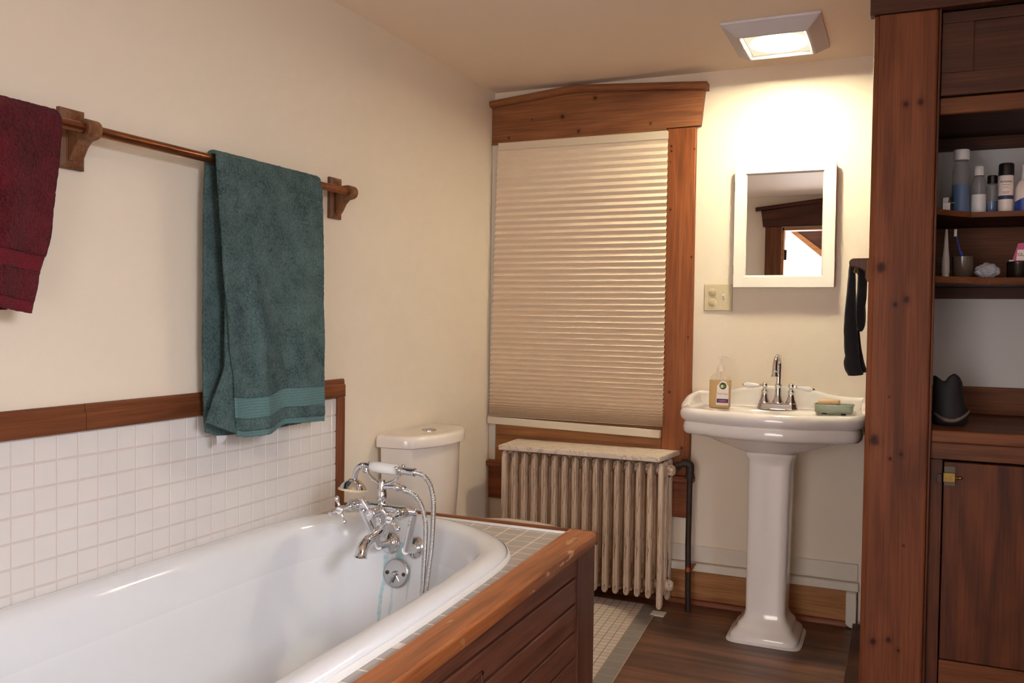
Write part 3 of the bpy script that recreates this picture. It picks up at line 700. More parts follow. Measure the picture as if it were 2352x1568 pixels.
for i, p in enumerate(path):
    if i: Ls += (p-path[i-1]).length
    ps.append(Ls)
N = int(Ls/.0011); pts = []; j = 0
for i in range(N):
    s = Ls*i/(N-1)
    while j < len(ps)-2 and ps[j+1] < s: j += 1
    t = (s-ps[j])/max(1e-9, ps[j+1]-ps[j]); pts.append(path[j].lerp(path[j+1], t)); rr.append((.0068, .0080, .0080, .0068)[i % 4] if 0 else (.0066 if i % 4 == 0 else (.0082 if i % 4 == 2 else .0077)))
bm = B(); tube(bm, pts, rr, 10); o = obj('hose', bm, M['hosem'], hs, ang=80); o['label'] = 'ribbed steel shower hose'

# ------------------------------------------------------------------ towel rail and towels
RX, RZ = -1.775, 1.7075
rl = thing('towel_rail', 'copper pipe towel rail on two oak brackets above the bath tiles', 'towel rail', (XL, 1.5, 1.69))
bm = B(); lathe(bm, [(0, .0128), (1.55, .0128)], (RX, 1.065, RZ), (0, 1, 0), 20); obj('copper_pipe', bm, M['copper'], rl)
def bracket(yc, s, name='bracket'):
    bm = B()
    z0, z1 = 1.6165, 1.760
    loft(bm, [[(XL, yc-.035, z0), (XL, yc+.035, z0), (XL, yc+.035, z1), (XL, yc-.035, z1)], [(XL+.010, yc-.035, z0), (XL+.010, yc+.035, z0), (XL+.010, yc+.035, z1), (XL+.010, yc-.035, z1)], [(XL+.018, yc-.024, z0+.010), (XL+.018, yc+.024, z0+.010), (XL+.018, yc+.024, z1-.010), (XL+.018, yc-.024, z1-.010)]])
    b = obj('bracket', bm, M['w_oak'], rl, ang=20)
    # arm with a concave underside; the pipe runs through its rounded tip
    pr = [(XL+.017, 1.727), (RX, 1.7305)] + [(RX+.023*math.cos(t), RZ+.023*math.sin(t)) for t in [PI/2-PI*k/10 for k in range(1, 11)]] + [(RX-.012, 1.682), (RX-.026, 1.668), (RX-.036, 1.650), (XL+.022, 1.635), (XL+.017, 1.635)]
    bm = B(); prism(bm, pr, 'y', yc-.019+s, yc+.019+s); obj('arm', bm, M['w_oak'], b, ang=30, bevel=.003)
    for z in (1.636, 1.741):
        bm = B(); lathe(bm, [(0, .009), (.001, .009), (.003, .006), (.0035, 0)], (XL+.0178, yc+.004, z), (1, 0, 0), 14); obj('wood_plug', bm, M['w_stool'], b)
bracket(1.508, .002); bracket(2.589, .004); 
def towel_grid(fn, u0, u1, v0, v1, nu, nv):
    bm = B(); R = [[bm.verts.new(fn(u0+(u1-u0)*i/nu, v0+(v1-v0)*j/nv)) for i in range(nu+1)] for j in range(nv+1)]
    for a, b in zip(R, R[1:]):
        for i in range(nu): bm.faces.new((a[i], a[i+1], b[i+1], b[i]))
    return bm
def fuzz(p, amp=.0016, sc=120): return amp*noise.noise(V(p)*sc)
def drape(yl_t, yr_t, yl_b, yr_b, zbf, fold, ybl, ybr, zbb):
    """v in [-1,1]: back hem -> over the pipe -> front hem"""
    R = .022
    def f(u, v):
        if v >= .05:
            t = (v-.05)/.95; zt = RZ+.002; z = zt+(zbf(u)-zt)*t
            yl, yr = lin(z, yl_b[0], yl_b[1]), lin(z, yr_b[0], yr_b[1])
            y = yl+(yr-yl)*u; x = RX+R+fold(u, t); y += .003*math.sin(z*30+u*9)*t
        elif v <= -.05:
            t = (-v-.05)/.95; zt = RZ+.002; z = zt+(zbb(u)-zt)*t
            y = ybl(z)+(ybr(z)-ybl(z))*u; x = RX-R-.004*math.sin(u*11+z*3)*t-.004
        else:
            t = (v+.05)/.1; an = PI*(1-t); z = RZ+.002+R*math.sin(an)*.9; x = RX+R*math.cos(an)-.004*(1-t)
            yl = ybl(RZ)*(1-t)+lin(RZ, yl_b[0], yl_b[1])*t; yr = ybr(RZ)*(1-t)+lin(RZ, yr_b[0], yr_b[1])*t; y = yl+(yr-yl)*u
        q = fuzz((x, y, z)); return (x+q, y+fuzz((z, x, y), .001), z+q)
    return f
# teal towel
tt = thing('bath_towel', 'teal terry towel with woven bands hanging folded over the copper rail', 'towel', (RX, 2.16, RZ))
zA = lambda u: lin(u, [0, .13, .33, .57, .8, 1], [.919, .911, .914, .931, .927, .923])
def foldA(u, t): return .010*t + .008*math.sin(u*7+.6)*t**.7 + .007*math.sin(u*15+2+t)*t + .010*math.exp(-((u-.22-.06*t)/.07)**2)*min(1, t*2) + .004*noise.noise(V((u*5, t*5, 3)))
fA = drape(None, None, ([.91, .97, 1.112, 1.249, 1.348, 1.543, 1.693, 1.74], [1.983, 1.980, 1.967, 1.952, 1.939, 1.923, 1.910, 1.915]), ([.92, 1.596, 1.69, 1.74], [2.405, 2.397, 2.392, 2.380]), zA, foldA,
           lambda z: lin(z, [.93, .976, 1.175, 1.568, 1.70, 1.74], [1.928, 1.920, 1.912, 1.914, 1.92, 1.94]), lambda z: lin(z, [.9, 1.7], [2.36, 2.392]), lambda u: lin(u, [0, .1, 1], [.935, .918, .915]))
bm = towel_grid(fA, 0, 1, -1, .862, 90, 230); bm2 = towel_grid(fA, 0, 1, .935, .978, 90, 10)
me = bpy.data.meshes.new('tmp'); bm2.to_mesh(me); bm2.free(); bm.from_mesh(me); bpy.data.meshes.remove(me)
# the inner half of the fold flares out at the lower edge
def fB(u, v):
    z = lin(v, [0, .25, .5, .8, 1], [1.33, 1.22, 1.11, 1.0, .972+0*u]); yl = lin(z, [.972, 1.041, 1.121, 1.299, 1.34], [1.876, 1.912, 1.953, 1.957, 1.965]); zb = z-(.055*math.sin(min(1, u*1.05)*PI/2))*max(0, (v-.6)/.4)
    y = yl+(2.08-yl)*u; x = RX+.016+.010*math.sin(u*4)*v+.004*v; q = fuzz((x, y, z)); return (x+q, y+q*.6, zb+q)
bm2 = towel_grid(fB, 0, 1, 0, 1, 40, 80); me = bpy.data.meshes.new('tmp'); bm2.to_mesh(me); bm2.free(); bm.from_mesh(me); bpy.data.meshes.remove(me)
obj('terry_cloth', bm, M['teal'], tt, solid=.011, ang=180, recalc=False)
bm = towel_grid(fA, 0, 1, .862, .935, 90, 16); obj('woven_band', bm, M['tealband'], tt, solid=.008, ang=180, recalc=False)
bm = towel_grid(fA, 0, 1, .978, 1.0, 90, 4); obj('hem', bm, M['tealband'], tt, solid=.007, ang=180, recalc=False)
bm = B(); prism(bm, [(1.94, .925), (1.985, .921), (1.975, .907), (1.944, .900)], 'x', -1.776, -1.7755); o = obj('care_tag', bm, M['white'], tt); o['label'] = 'small white care tag'
for k in range(3):
    pass
# burgundy towel
rt = thing('hand_towel', 'burgundy terry towel hanging on the copper rail near the photo edge', 'towel', (RX, 1.2, RZ))
def foldR(u, t): return .008*t+.009*math.sin(u*10+1)*t**.7+.005*math.sin(u*21)*t
fR = drape(None, None, ([.9, 1.75], [1.02, 1.06]), ([1.26, 1.287, 1.331, 1.351, 1.393, 1.439, 1.525, 1.611, 1.694, 1.74], [1.332, 1.340, 1.353, 1.354, 1.367, 1.382, 1.395, 1.406, 1.413, 1.405]), lambda u: lin(u, [0, .7, 1], [1.285, 1.281, 1.268]), foldR, lambda z: 1.05, lambda z: lin(z, [1.26, 1.4, 1.7], [1.31, 1.36, 1.405]), lambda u: 1.275)
bm = towel_grid(fR, 0, 1, -1, .725, 60, 150)
bm2 = towel_grid(fR, 0, 1, .805, .945, 60, 16); me = bpy.data.meshes.new('tmp'); bm2.to_mesh(me); bm2.free(); bm.from_mesh(me); bpy.data.meshes.remove(me)
obj('terry_cloth', bm, M['red'], rt, solid=.011, ang=180, recalc=False)
bm = towel_grid(fR, 0, 1, .725, .805, 60, 10); obj('woven_band', bm, M['redband'], rt, solid=.008, ang=180, recalc=False)
bm = towel_grid(fR, 0, 1, .945, 1.0, 60, 6); obj('hem', bm, M['redband'], rt, solid=.008, ang=180, recalc=False)

# ------------------------------------------------------------------ toilet
to = thing('toilet', 'cream close-coupled toilet with dual-flush tank behind the bath end', 'toilet', (-1.5, 3.09, 0))
TY = 3.095
def dshape(xb, xf, hw, bul, z, n=28):
    """flat back at xb, bowed front; half width hw"""
    pts = []
    for i in range(n+1):
        t = -1+2*i/n; y = TY+hw*t
        pts.append(V((xf-bul*(abs(t)**2.2)-(xf-bul-xb)*max(0, (abs(t)-.93)/.07)**2*.35, y, z)))
    return [V((xb, TY-hw, z))]+pts+[V((xb, TY+hw, z))]
bm = B(); rg = []
for z, hw, xf, bul in ((.40, .17, -1.675, .035), (.43, .195, -1.655, .045), (.6, .212, -1.64, .06), (.765, .222, -1.632, .075), (.768, .222, -1.632, .075)): rg.append(dshape(-1.815, xf, hw, bul, z))
loft(bm, rg); obj('tank', bm, M['toilet'], to, ang=50)
bm = B(); rg = []
for z, hw, xf, bul in ((.768, .228, -1.622, .075), (.772, .236, -1.612, .078), (.800, .237, -1.610, .078), (.810, .234, -1.613, .078), (.8145, .226, -1.622, .076), (.816, .20, -1.65, .06)): rg.append(dshape(-1.825, xf, hw, bul, z))
loft(bm, rg); obj('tank_lid', bm, M['toilet'], to, ang=60)
bm = B(); lathe(bm, [(0, .030), (.003, .030), (.005, .027), (.006, .020), (.0065, 0)], (-1.725, TY-.005, .8155), (0, 0, 1), 28); box(bm, -1.7245, -1.7235, TY-.032, TY+.022, .8215, .823); o = obj('flush_button', bm, M['chrome'], to); o['label'] = 'round chrome flush button'
def egg(z, k=1, x0=-1.60, x1=-1.145, hw=.185):
    pts = []
    for i in range(40):
        t = 2*PI*i/40; c, s = math.cos(t), math.sin(t); xm = (x0+x1)/2-.03
        pts.append(V((xm+((x1-xm) if c > 0 else (xm-x0))*abs(c)**.85*(1 if c > 0 else -1)*k, TY+hw*abs(s)**.9*(1 if s > 0 else -1)*k, z)))
    return pts
bm = B(); loft(bm, [egg(.425, .98), egg(.428, 1.0), egg(.444, 1.0), egg(.450, .985), egg(.452, .9)]); obj('seat_lid', bm, M['toilet'], to, ang=60)
bm = B(); loft(bm, [egg(.400, .97), egg(.404, .99), egg(.421, .99), egg(.4245, .97)]); obj('seat', bm, M['toilet'], to, ang=60)
bm = B(); loft(bm, [egg(.0045, .62), egg(.03, .62), egg(.1, .55), egg(.2, .62), egg(.3, .85), egg(.36, .96), egg(.395, .97), egg(.399, .94)]); box(bm, -1.66, -1.50, TY-.12, TY+.12, .30, .395); obj('bowl', bm, M['toilet'], to, ang=60)

# ------------------------------------------------------------------ pleated blind
bl = thing('pleated_blind', 'beige pleated window blind pulled down between the wooden window casings', 'blind', (-1.39, 3.9, .76))
BX0, BX1 = -1.800, -.9715
bm = B(); box(bm, BX0, -.9635, 3.874, 3.9, 2.085, 2.124); obj('headrail', bm, M['blindrail'], bl, bevel=.004)
zs = [2.085]; p = .0345
while zs[-1] > .80:
    z = zs[-1]; step = lin(z, [.80, .84, .9, 1.05, 1.35, 1.8, 2.1], [.006, .009, .019, .0245, .0275, .030, .033]); zs.append(z-step)
bm = B(); front = []
for i, z in enumerate(zs):
    dp = lin(z, [.8, 1.0, 1.4, 1.8, 2.1], [.0115, .0105, .0085, .0055, .0035])
    front.append((3.884-dp, z))
    if i+1 < len(zs): front.append((3.884+dp, (z+zs[i+1])/2))
rings = []
def bxl(z): return lin(z, [.8, 2.1], [-1.832, -1.803])
L_, R_ = [], []
for y, z in front:
    L_.append(bm.verts.new((bxl(z), y, z))); R_.append(bm.verts.new((-.9635, y, z)))
for i in range(len(L_)-1): bm.faces.new((L_[i], R_[i], R_[i+1], L_[i+1]))
bm2 = B()
obj('pleated_fabric', bm, M['blind'], bl, smooth=False, solid=.0012)
bm = B(); prism(bm, [(-1.834, .756), (-.972, .741), (-.972, .778), (-1.834, .793)], 'y', 3.866, 3.9); obj('bottom_rail', bm, M['blindrail'], bl, bevel=.004)

# ------------------------------------------------------------------ radiator, marble shelf and its pipe
ra = thing('radiator', 'old cast-iron column radiator with chipped cream paint under the window', 'radiator', (-1.3, 3.79, 0))
RP = (.9228-1.6665)*-1/15
def section(x, foot):
    bm = B(); zt, zb = .655, .060
    for k, yc in enumerate((3.718, 3.79, 3.862)):
        w, d = .0122, .024
        rings = []
        z_lo = zb if not (foot and k != 1) else .018
        for z, s in ((z_lo, .45), (z_lo+.006, .8), (z_lo+.016, 1.0), (zb+.05, 1.0), (zt-.03, 1.0), (zt-.012, .93), (zt-.003, .7), (zt, .4)):
            ring = []
            for i in range(20):
                t = 2*PI*i/20; cx_, sy_ = math.cos(t), math.sin(t)
                fl = 1-.10*(abs(math.sin(t*1.0)) > .93)
                ring.append((x+w*s*math.copysign(abs(cx_)**.55, cx_), yc+d*s*math.copysign(abs(sy_)**.7, sy_)*fl, z))
            rings.append(ring)
        loft(bm, rings)
        if k == 0:          # cast ridges on the front face
            for dx in (-.005, .005): tube(bm, [(x+dx, yc-.0245, .10), (x+dx, yc-.0245, zt-.04)], .0017, 6)
    for z in (.105, .615):
        box(bm, x-.011, x+.011, 3.73, 3.85, z-.022, z+.022); lathe(bm, [(-RP/2, .021), (RP/2, .021)], (x, 3.79, z), (1, 0, 0), 16)
    return obj('section', bm, M['rad'], ra, ang=45)
x0 = -1.6665
mid = section(x0+RP, False); sec = [mid]
for k in range(2, 15):
    c = mid.copy(); COL.objects.link(c); c.parent = ra; c.location.x += RP*(k-1); sec.append(c)
f1 = section(x0, True); c = f1.copy(); COL.objects.link(c); c.parent = ra; c.location.x += RP*15
xe = x0+RP*15
for z in (.615, .105):
    bm = B(); lathe(bm, [(0, .022), (.012, .026), (.024, .022), (.03, .014)], (xe+.012, 3.79, z), (1, 0, 0), 8); obj('end_plug', bm, M['rad'], ra, smooth=False)
for z in (.585, .135):
    bm = B(); tube(bm, [(x0-.01, 3.80, z), (xe+.016, 3.80, z)], .004, 8); obj('tie_rod', bm, M['iron'], ra)
bm = B(); box(bm, xe-.028, xe+.03, 3.672, 3.728, .0005, .0065); 
o = tag(obj('foot_pad', bm, M['trimwhite'], smooth=False), 'small white square pad under the radiator front foot', 'pad'); o.rotation_euler = (0, 0, 0)
bm = B(); prism(bm, [(-1.672, 3.648), (-.914, 3.648), (-.885, 3.90), (-1.685, 3.90)], 'z', .668, .690); tag(obj('marble_shelf', bm, M['marble'], bevel=.004, smooth=False), 'cream marble slab lying on top of the radiator', 'shelf')
pi = thing('heating_pipe', 'dark iron heating pipe rising from the floor beside the radiator', 'pipe', (-.818, 3.80, 0))
bm = B(); tube(bm, [(-.8155, 3.80, .001), (-.820, 3.80, .3), (-.818, 3.80, .60)], .0128, 16); obj('pipe', bm, M['iron'], pi)
bm = B(); tube(bm, cr([(-.818, 3.80, .585), (-.818, 3.80, .630), (-.820, 3.799, .643), (-.836, 3.797, .650), (-.850, 3.796, .648)], 4), .0185, 16); lathe(bm, [(0, .021), (.018, .021)], (-.818, 3.80, .585), (0, 0, 1), 16); obj('elbow', bm, M['iron'], pi)
bm = B(); tube(bm, [(-.848, 3.796, .648), (-.876, 3.792, .632)], .0135, 14); lathe(bm, [(0, .019), (.012, .019)], (-.862, 3.794, .640), (-1, -.1, -.5), 8); obj('nipple', bm, M['iron'], pi)
bm = B(); lathe(bm, [(0, .0142), (.020, .0142)], (-.8175, 3.80, .176), (0, 0, 1), 18); o = obj('copper_collar', bm, M['copper_b'], pi); o['label'] = 'bright copper collar'
bm = B(); prism(bm, [(-.806, .212), (-.782, .214), (-.800, .182), (-.806, .180)], 'y', 3.800, 3.806); o = obj('pipe_strap', bm, M['copper'], pi)

# ------------------------------------------------------------------ pedestal basin
sk_ = thing('pedestal_basin', 'white scalloped pedestal washbasin on a square stepped column', 'washbasin', (-.46, 3.6, 0))
SX = -.463
half = [(0, 3.443), (.07, 3.445), (.14, 3.457), (.20, 3.478), (.25, 3.502), (.30, 3.522), (.335, 3.545), (.355, 3.585), (.362, 3.64), (.362, 3.72), (.360, 3.82), (.358, 3.90), (.352, 3.926), (.20, 3.926), (0, 3.926)]
hp = cr([(x, y, 0) for x, y in half], 3)
ol = [V((SX+p.x, p.y, 0)) for p in hp] + [V((SX-p.x, p.y, 0)) for p in hp[-2:0:-1]]
n_ = len(ol); on = []
for i, p in enumerate(ol):
    d = (ol[(i+1) % n_]-ol[i-1]).normalized(); nn = V((-d.y, d.x, 0))
    if nn.dot(V((SX, 3.70, 0))-p) < 0: nn = -nn
    on.append(nn)
def sr(d, z):
    return [V((p.x+q.x*d, min(p.y+q.y*d, 3.928), z)) for p, q in zip(ol, on)]
def ell(rx, ry, z, cy=3.64):
    out = []
    for p in ol:
        a = math.atan2((p.y-3.68)/.24, (p.x-SX)/.36); out.append(V((SX+rx*math.cos(a), cy+ry*math.sin(a), z)))
    return out
bm = B()
rings = [ell(.085, .09, .745, 3.66), ell(.12, .105, .752, 3.66), ell(.20, .145, .775, 3.67), ell(.27, .185, .800, 3.68), sr(.035, .812), sr(.022, .814), sr(.016, .822), sr(.014, .840), sr(.018, .857), sr(.022, .862), sr(.012, .868), sr(.003, .878), sr(0, .892), sr(.003, .905), sr(.010, .915), sr(.020, .919), sr(.032, .918), sr(.040, .913), sr(.046, .909), sr(.07, .908), ell(.235, .135, .9075, 3.645), ell(.225, .125, .900, 3.645), ell(.19, .105, .85, 3.645), ell(.12, .07, .805, 3.645), ell(.03, .03, .795, 3.645)]
loft(bm, rings)
# raised back and side wings
bk = []
wing = [(SX-.352, 3.66, .923), (SX-.354, 3.70, .936), (SX-.352, 3.76, .953), (SX-.350, 3.84, .961), (SX-.343, 3.895, .965), (SX-.30, 3.905, .965), (SX-.22, 3.908, .970), (SX-.13, 3.909, .989), (SX-.05, 3.909, .997)]
wing = wing + [(2*SX-x, y, z) for x, y, z in wing[::-1]]
wp = cr(wing, 4); rr_ = []
for i, p in enumerate(wp):
    d = wp[min(i+1, len(wp)-1)]-wp[max(i-1, 0)]; d.z = 0; d.normalize(); q = V((d.y, -d.x, 0))
    if q.dot(V((SX, 3.7, 0))-p) < 0: q = -q
    t = .0165 if .02 < i/len(wp) < .98 else .008
    zt = p.z
    rr_.append([V((p.x, p.y, .90))-q*t, V((p.x, p.y, zt-.012))-q*t, V((p.x, p.y, zt-.004))-q*t*.75, V((p.x, p.y, zt))-q*t*.2, V((p.x, p.y, zt))+q*t*.35, V((p.x, p.y, zt-.005))+q*t*.85, V((p.x, p.y, zt-.014))+q*t*1.0, V((p.x, p.y, .925))+q*t*1.15, V((p.x, p.y, .912))+q*t*1.6, V((p.x, p.y, .90))+q*t*1.7])
for r in rr_:
    for v in r: v.y = min(v.y, 3.928)
loft(bm, rr_)
obj('bowl', bm, M['porc'], sk_, ang=70)
def sq(cx_, cy_, hx, hy, z, r=.25, n=32):
    out = []
    for i in range(n):
        t = 2*PI*(i+.5)/n; c, s = math.cos(t), math.sin(t); e = .28
        out.append(V((cx_+hx*math.copysign(abs(c)**e, c), cy_+hy*math.copysign(abs(s)**e, s), z)))
    return out
PX = -.457
bm = B(); rings = []
for z, hx, hy, dy in ((.0025, .133, .138, .0), (.022, .134, .139, .0), (.030, .131, .136, 0), (.038, .121, .126, 0), (.048, .110, .116, 0), (.055, .107, .112, 0), (.066, .104, .109, 0), (.074, .095, .100, 0), (.084, .087, .092, 0), (.097, .082, .087, 0), (.115, .0785, .084, 0), (.40, .0805, .086, 0), (.70, .0835, .089, 0), (.725, .086, .091, 0), (.738, .095, .099, 0), (.752, .098, .101, 0)):
    rings.append(sq(lin(z, [0, .74], [-.462, -.455]), 3.655, hx, hy, z))
loft(bm, rings); obj('column', bm, M['porc'], sk_, ang=50)
bm = B(); loft(bm, [sq(-.462, 3.655, .146, .150, .0005), sq(-.462, 3.655, .146, .150, .0035), sq(-.462, 3.655, .138, .142, .008)]); obj('caulk_bead', bm, M['caulk'], sk_)
# basin tap
bt_ = thing('basin_tap', 'chrome gooseneck basin tap with two white porcelain levers on washbasin', 'tap', (-.456, 3.8, .909))
bm = B(); 
def stad(z, hx, r): return [V((-.456+(hx if math.cos(2*PI*i/36) > 0 else -hx)+r*math.cos(2*PI*i/36), 3.80+r*math.sin(2*PI*i/36), z)) for i in range(36)]
loft(bm, [stad(.9085, .054, .030), stad(.913, .054, .030), stad(.918, .054, .027), stad(.933, .054, .024), stad(.936, .054, .020)]); obj('base_plate', bm, M['chrome'], bt_, ang=40)
bm = B(); lathe(bm, [(.030, .0235), (.036, .0235), (.044, .0185), (.062, .0145), (.090, .0128), (.098, .0128), (.101, .0155), (.105, .0155), (.108, .0120), (.112, .0112)], (-.454, 3.80, .905), (0, 0, 1), 24)
P = cr([(-.454, 3.80, 1.012), (-.453, 3.80, 1.07), (-.452, 3.797, 1.105), (-.453, 3.780, 1.126), (-.455, 3.752, 1.130), (-.457, 3.727, 1.115), (-.458, 3.715, 1.090), (-.458, 3.711, 1.072)], 5); tube(bm, P, .0100, 18)
lathe(bm, [(0, .0102), (.002, .0128), (.006, .0128), (.008, .0105), (.016, .0115), (.022, .0150), (.026, .0160), (.028, .014), (.0285, .004)], (-.458, 3.711, 1.076), (0, -.05, -1), 22); obj('spout', bm, M['chrome'], bt_, ang=50)
for s, hx, tilt in ((-1, -.509, .0), (1, -.402, -.10)):
    bm = B(); lathe(bm, [(.028, .0225), (.034, .0225), (.044, .0175), (.060, .0135), (.072, .0118), (.075, .0138), (.080, .0138), (.084, .0095), (.088, .0070), (.0905, .0080), (.094, .0110), (.100, .0128), (.106, .0120), (.111, .0085), (.1135, .0010)], (hx, 3.80, .905), (0, 0, 1), 22)
    d = V((s, 0, tilt)).normalized(); c = V((hx, 3.80, 1.005))
    lathe(bm, [(.010, .0045), (.016, .0045), (.018, .0072), (.021, .0072), (.023, .0050), (.025, .0045)], c, d, 14); h = obj('valve', bm, M['chrome'], bt_, ang=50)
    bm = B(); lathe(bm, [(.080, .0060), (.084, .0072), (.088, .0062), (.094, .0030), (.096, .0005)], c, d, 14); obj('lever_tip', bm, M['chrome'], h, ang=50)
    bm = B(); lathe(bm, [(.022, .0050), (.024, .0072), (.035, .0082), (.055, .0108), (.068, .0122), (.076, .0115), (.081, .0082), (.0825, .0035)], c, d, 20); o = obj('lever', bm, M['enamel_w'], h, ang=60); o['label'] = 'white porcelain lever'
# soap pump
so = thing('soap_pump_bottle', 'clear pump bottle of amber hand soap standing on washbasin', 'soap dispenser', (-.68, 3.72, .909))
def rsq(cx_, cy_, hx, hy, z, e=.45, n=28):
    out = []
    for i in range(n):
        t = 2*PI*i/n; c, s = math.cos(t), math.sin(t); out.append(V((cx_+hx*math.copysign(abs(c)**e, c), cy_+hy*math.copysign(abs(s)**e, s), z)))
    return out
BT = [(-.681, .040, .020, .9085, .45), (-.681, .044, .023, .913, .45), (-.680, .0445, .024, 1.0, .45), (-.679, .0440, .0235, 1.030, .45), (-.679, .038, .0215, 1.043, .55), (-.679, .026, .018, 1.055, .7), (-.679, .0155, .0145, 1.061, 1), (-.679, .0125, .0125, 1.064, 1)]
bm = B(); loft(bm, [rsq(x, 3.72, a, b, z, e) for x, a, b, z, e in BT]); obj('bottle', bm, M['clear2'], so, ang=60)
bm = B(); loft(bm, [rsq(x, 3.72, a-.0012, b-.0012, max(z, .9105), e) for x, a, b, z, e in BT[:3]]+[rsq(-.679, 3.72, .0428, .0224, 1.026, .45)]); obj('soap', bm, M['soapliq'], so, ang=60)
bm = B(); tube(bm, [(-.679, 3.72, 1.06), (-.679, 3.72, .915)], .0022, 8); obj('dip_tube', bm, M['trimwhite'], so)
bm = B(); lathe(bm, [(0, .0155), (.016, .0152), (.017, .012), (.026, .0105), (.0265, .0052), (.056, .0050), (.0565, .0105), (.066, .0105), (.069, .007)], (-.679, 3.72, 1.0625), (0, 0, 1), 20); tube(bm, [(-.684, 3.72, 1.126), (-.664, 3.716, 1.1285), (-.650, 3.714, 1.126), (-.643, 3.713, 1.120)], [.0078, .0068, .0058, .0046], 10, flat=.8); obj('pump', bm, M['pump'], so, ang=60)
yl_ = 3.6945
bm = B(); lp = [(-.692, .922), (-.640, .922), (-.641, 1.003), (-.648, 1.010), (-.652, 1.019), (-.664, 1.0245), (-.676, 1.019), (-.680, 1.010), (-.688, 1.003)]; prism(bm, lp, 'y', yl_, yl_+.001); lb = obj('label', bm, M['paper'], so, smooth=False)
bm = B(); lathe(bm, [(0, .0145), (.0003, .0145), (.0004, 0)], (-.664, yl_-.0003, 1.003), (0, -1, 0), 28); o = obj('emblem', bm, M['logogreen'], lb, smooth=False)
bm = B(); lathe(bm, [(0, .0068), (.0003, .0068), (.0004, 0)], (-.6675, yl_-.0009, 1.0015), (0, -1, 0), 20); tube(bm, [(-.660, yl_-.0009, 1.0085), (-.6555, yl_-.0009, 1.003), (-.658, yl_-.0009, .996)], [.0008, .0025, .0008], 8, flat=.2); obj('emblem_leaf', bm, M['logolight'], lb, smooth=False)
text_mesh('lettering', 'Hand Soap', .0098, M['textmauve'], lb, (-.6655, yl_-.0004, .9705), (1, 0, 0), (0, 0, 1), .0003)
bm = B(); box(bm, -.689, -.641, yl_-.0005, yl_, .9325, .949); obj('picture_band', bm, M['navy'], lb, smooth=False)
bm = B(); lathe(bm, [(0, .0028), (.0003, .0028), (.0004, 0)], (-.665, yl_-.0006, .9405), (0, -1, 0), 20, sx=6.5); obj('pink_oval', bm, M['pink'], lb, smooth=False)
# soap dish with a bar
sd = thing('soap_dish', 'sage green rectangular soap dish on washbasin edge', 'soap dish', (-.226, 3.70, .909))
bm = B(); loft(bm, [rsq(-.226, 3.705, .066, .038, .9155, .25), rsq(-.226, 3.705, .071, .042, .918, .25), rsq(-.226, 3.705, .072, .043, .943, .25), rsq(-.226, 3.705, .0755, .0455, .945, .25), rsq(-.226, 3.705, .0755, .0455, .9485, .25), rsq(-.226, 3.705, .071, .041, .9485, .25), rsq(-.226, 3.705, .068, .038, .940, .25)]); obj('tray', bm, M['green'], sd, ang=40)
bm = B()
for k in range(30): sph(bm, (-.226-.066+.132*k/29, 3.6615, .9215), .0016, n=6)
for k in range(8): box(bm, -.262+.009*k, -.258+.009*k, 3.672, 3.735, .9405, .947)
obj('beading', bm, M['green'], sd)
for x in (-.262, -.190):
    bm = B(); lathe(bm, [(0, .010), (.0075, .009)], (x, 3.69, .9085), (0, 0, 1), 14); obj('rubber_foot', bm, M['black'], sd)
bm = B(); loft(bm, [rsq(-.245, 3.703, .036, .022, .9475, .4), rsq(-.245, 3.703, .041, .026, .952, .4), rsq(-.245, 3.703, .041, .026, .962, .4), rsq(-.245, 3.703, .037, .022, .9665, .4)]); tag(obj('soap_bar', bm, M['soapbar'], ang=60), 'tan bar of soap lying on the green soap dish', 'soap')

# ------------------------------------------------------------------ mirror cabinet, switch plate, ceiling lamp
mc = thing('mirror_cabinet', 'white framed mirror medicine cabinet on wall above washbasin', 'mirror cabinet', (-.455, 3.93, 1.68))
bm = B(); box(bm, -.658, -.252, 3.899, 3.929, 1.425, 1.945); obj('cabinet_box', bm, M['cabwhite'], mc, bevel=.002)
bm = B(); x0_, x1_, z0_, z1_ = -.6633, -.2484, 1.4209, 1.9568; ix0, ix1, iz0, iz1 = -.6182, -.2946, 1.467, 1.9111
ou = [(x0_, z0_), (x1_, z0_), (x1_, z1_), (x0_, z1_)]; inn = [(ix0, iz0), (ix1, iz0), (ix1, iz1), (ix0, iz1)]
ib = [(ix0+.007, iz0+.007), (ix1-.007, iz0+.007), (ix1-.007, iz1-.007), (ix0+.007, iz1-.007)]
ring = lambda p, y: [V((x, y, z)) for x, z in p]
loft(bm, [ring(ou, 3.898), ring(ou, 3.879), ring(inn, 3.879), ring(ib, 3.889), ring(ib, 3.898)], cap0=False, cap1=False); dr = obj('door_frame', bm, M['cabwhite'], mc, smooth=False, bevel=.0015)
bm = B(); box(bm, ix0, ix1, 3.890, 3.895, iz0, iz1); o = obj('mirror', bm, M['mirror'], dr, smooth=False)
for z in (1.50, 1.86):
    bm = B(); box(bm, -.667, -.6585, 3.893, 3.9005, z-.02, z+.02); obj('hinge', bm, M['steel'], mc)
pl_ = thing('switch_plate', 'almond plastic switch and outlet plate beside the mirror cabinet', 'switch', (-.735, 3.93, 1.378))
bm = B(); box(bm, -.797, -.671, 3.9225, 3.9295, 1.3185, 1.4375); obj('cover_plate', bm, M['plate'], pl_, bevel=.004)
for z in (1.400, 1.356):
    bm = B(); lathe(bm, [(0, .0185), (.003, .0185), (.004, .017), (.0042, 0)], (-.759, 3.9227, z), (0, -1, 0), 26); box(bm, -.768, -.747, 3.9155, 3.9195, z-.007, z+.007); o = obj('rocker', bm, M['plate'], pl_)
    bm = B(); box(bm, -.762, -.754, 3.9105, 3.917, z-.004, z+.004); obj('rocker_toggle', bm, M['plate'], o, bevel=.001)
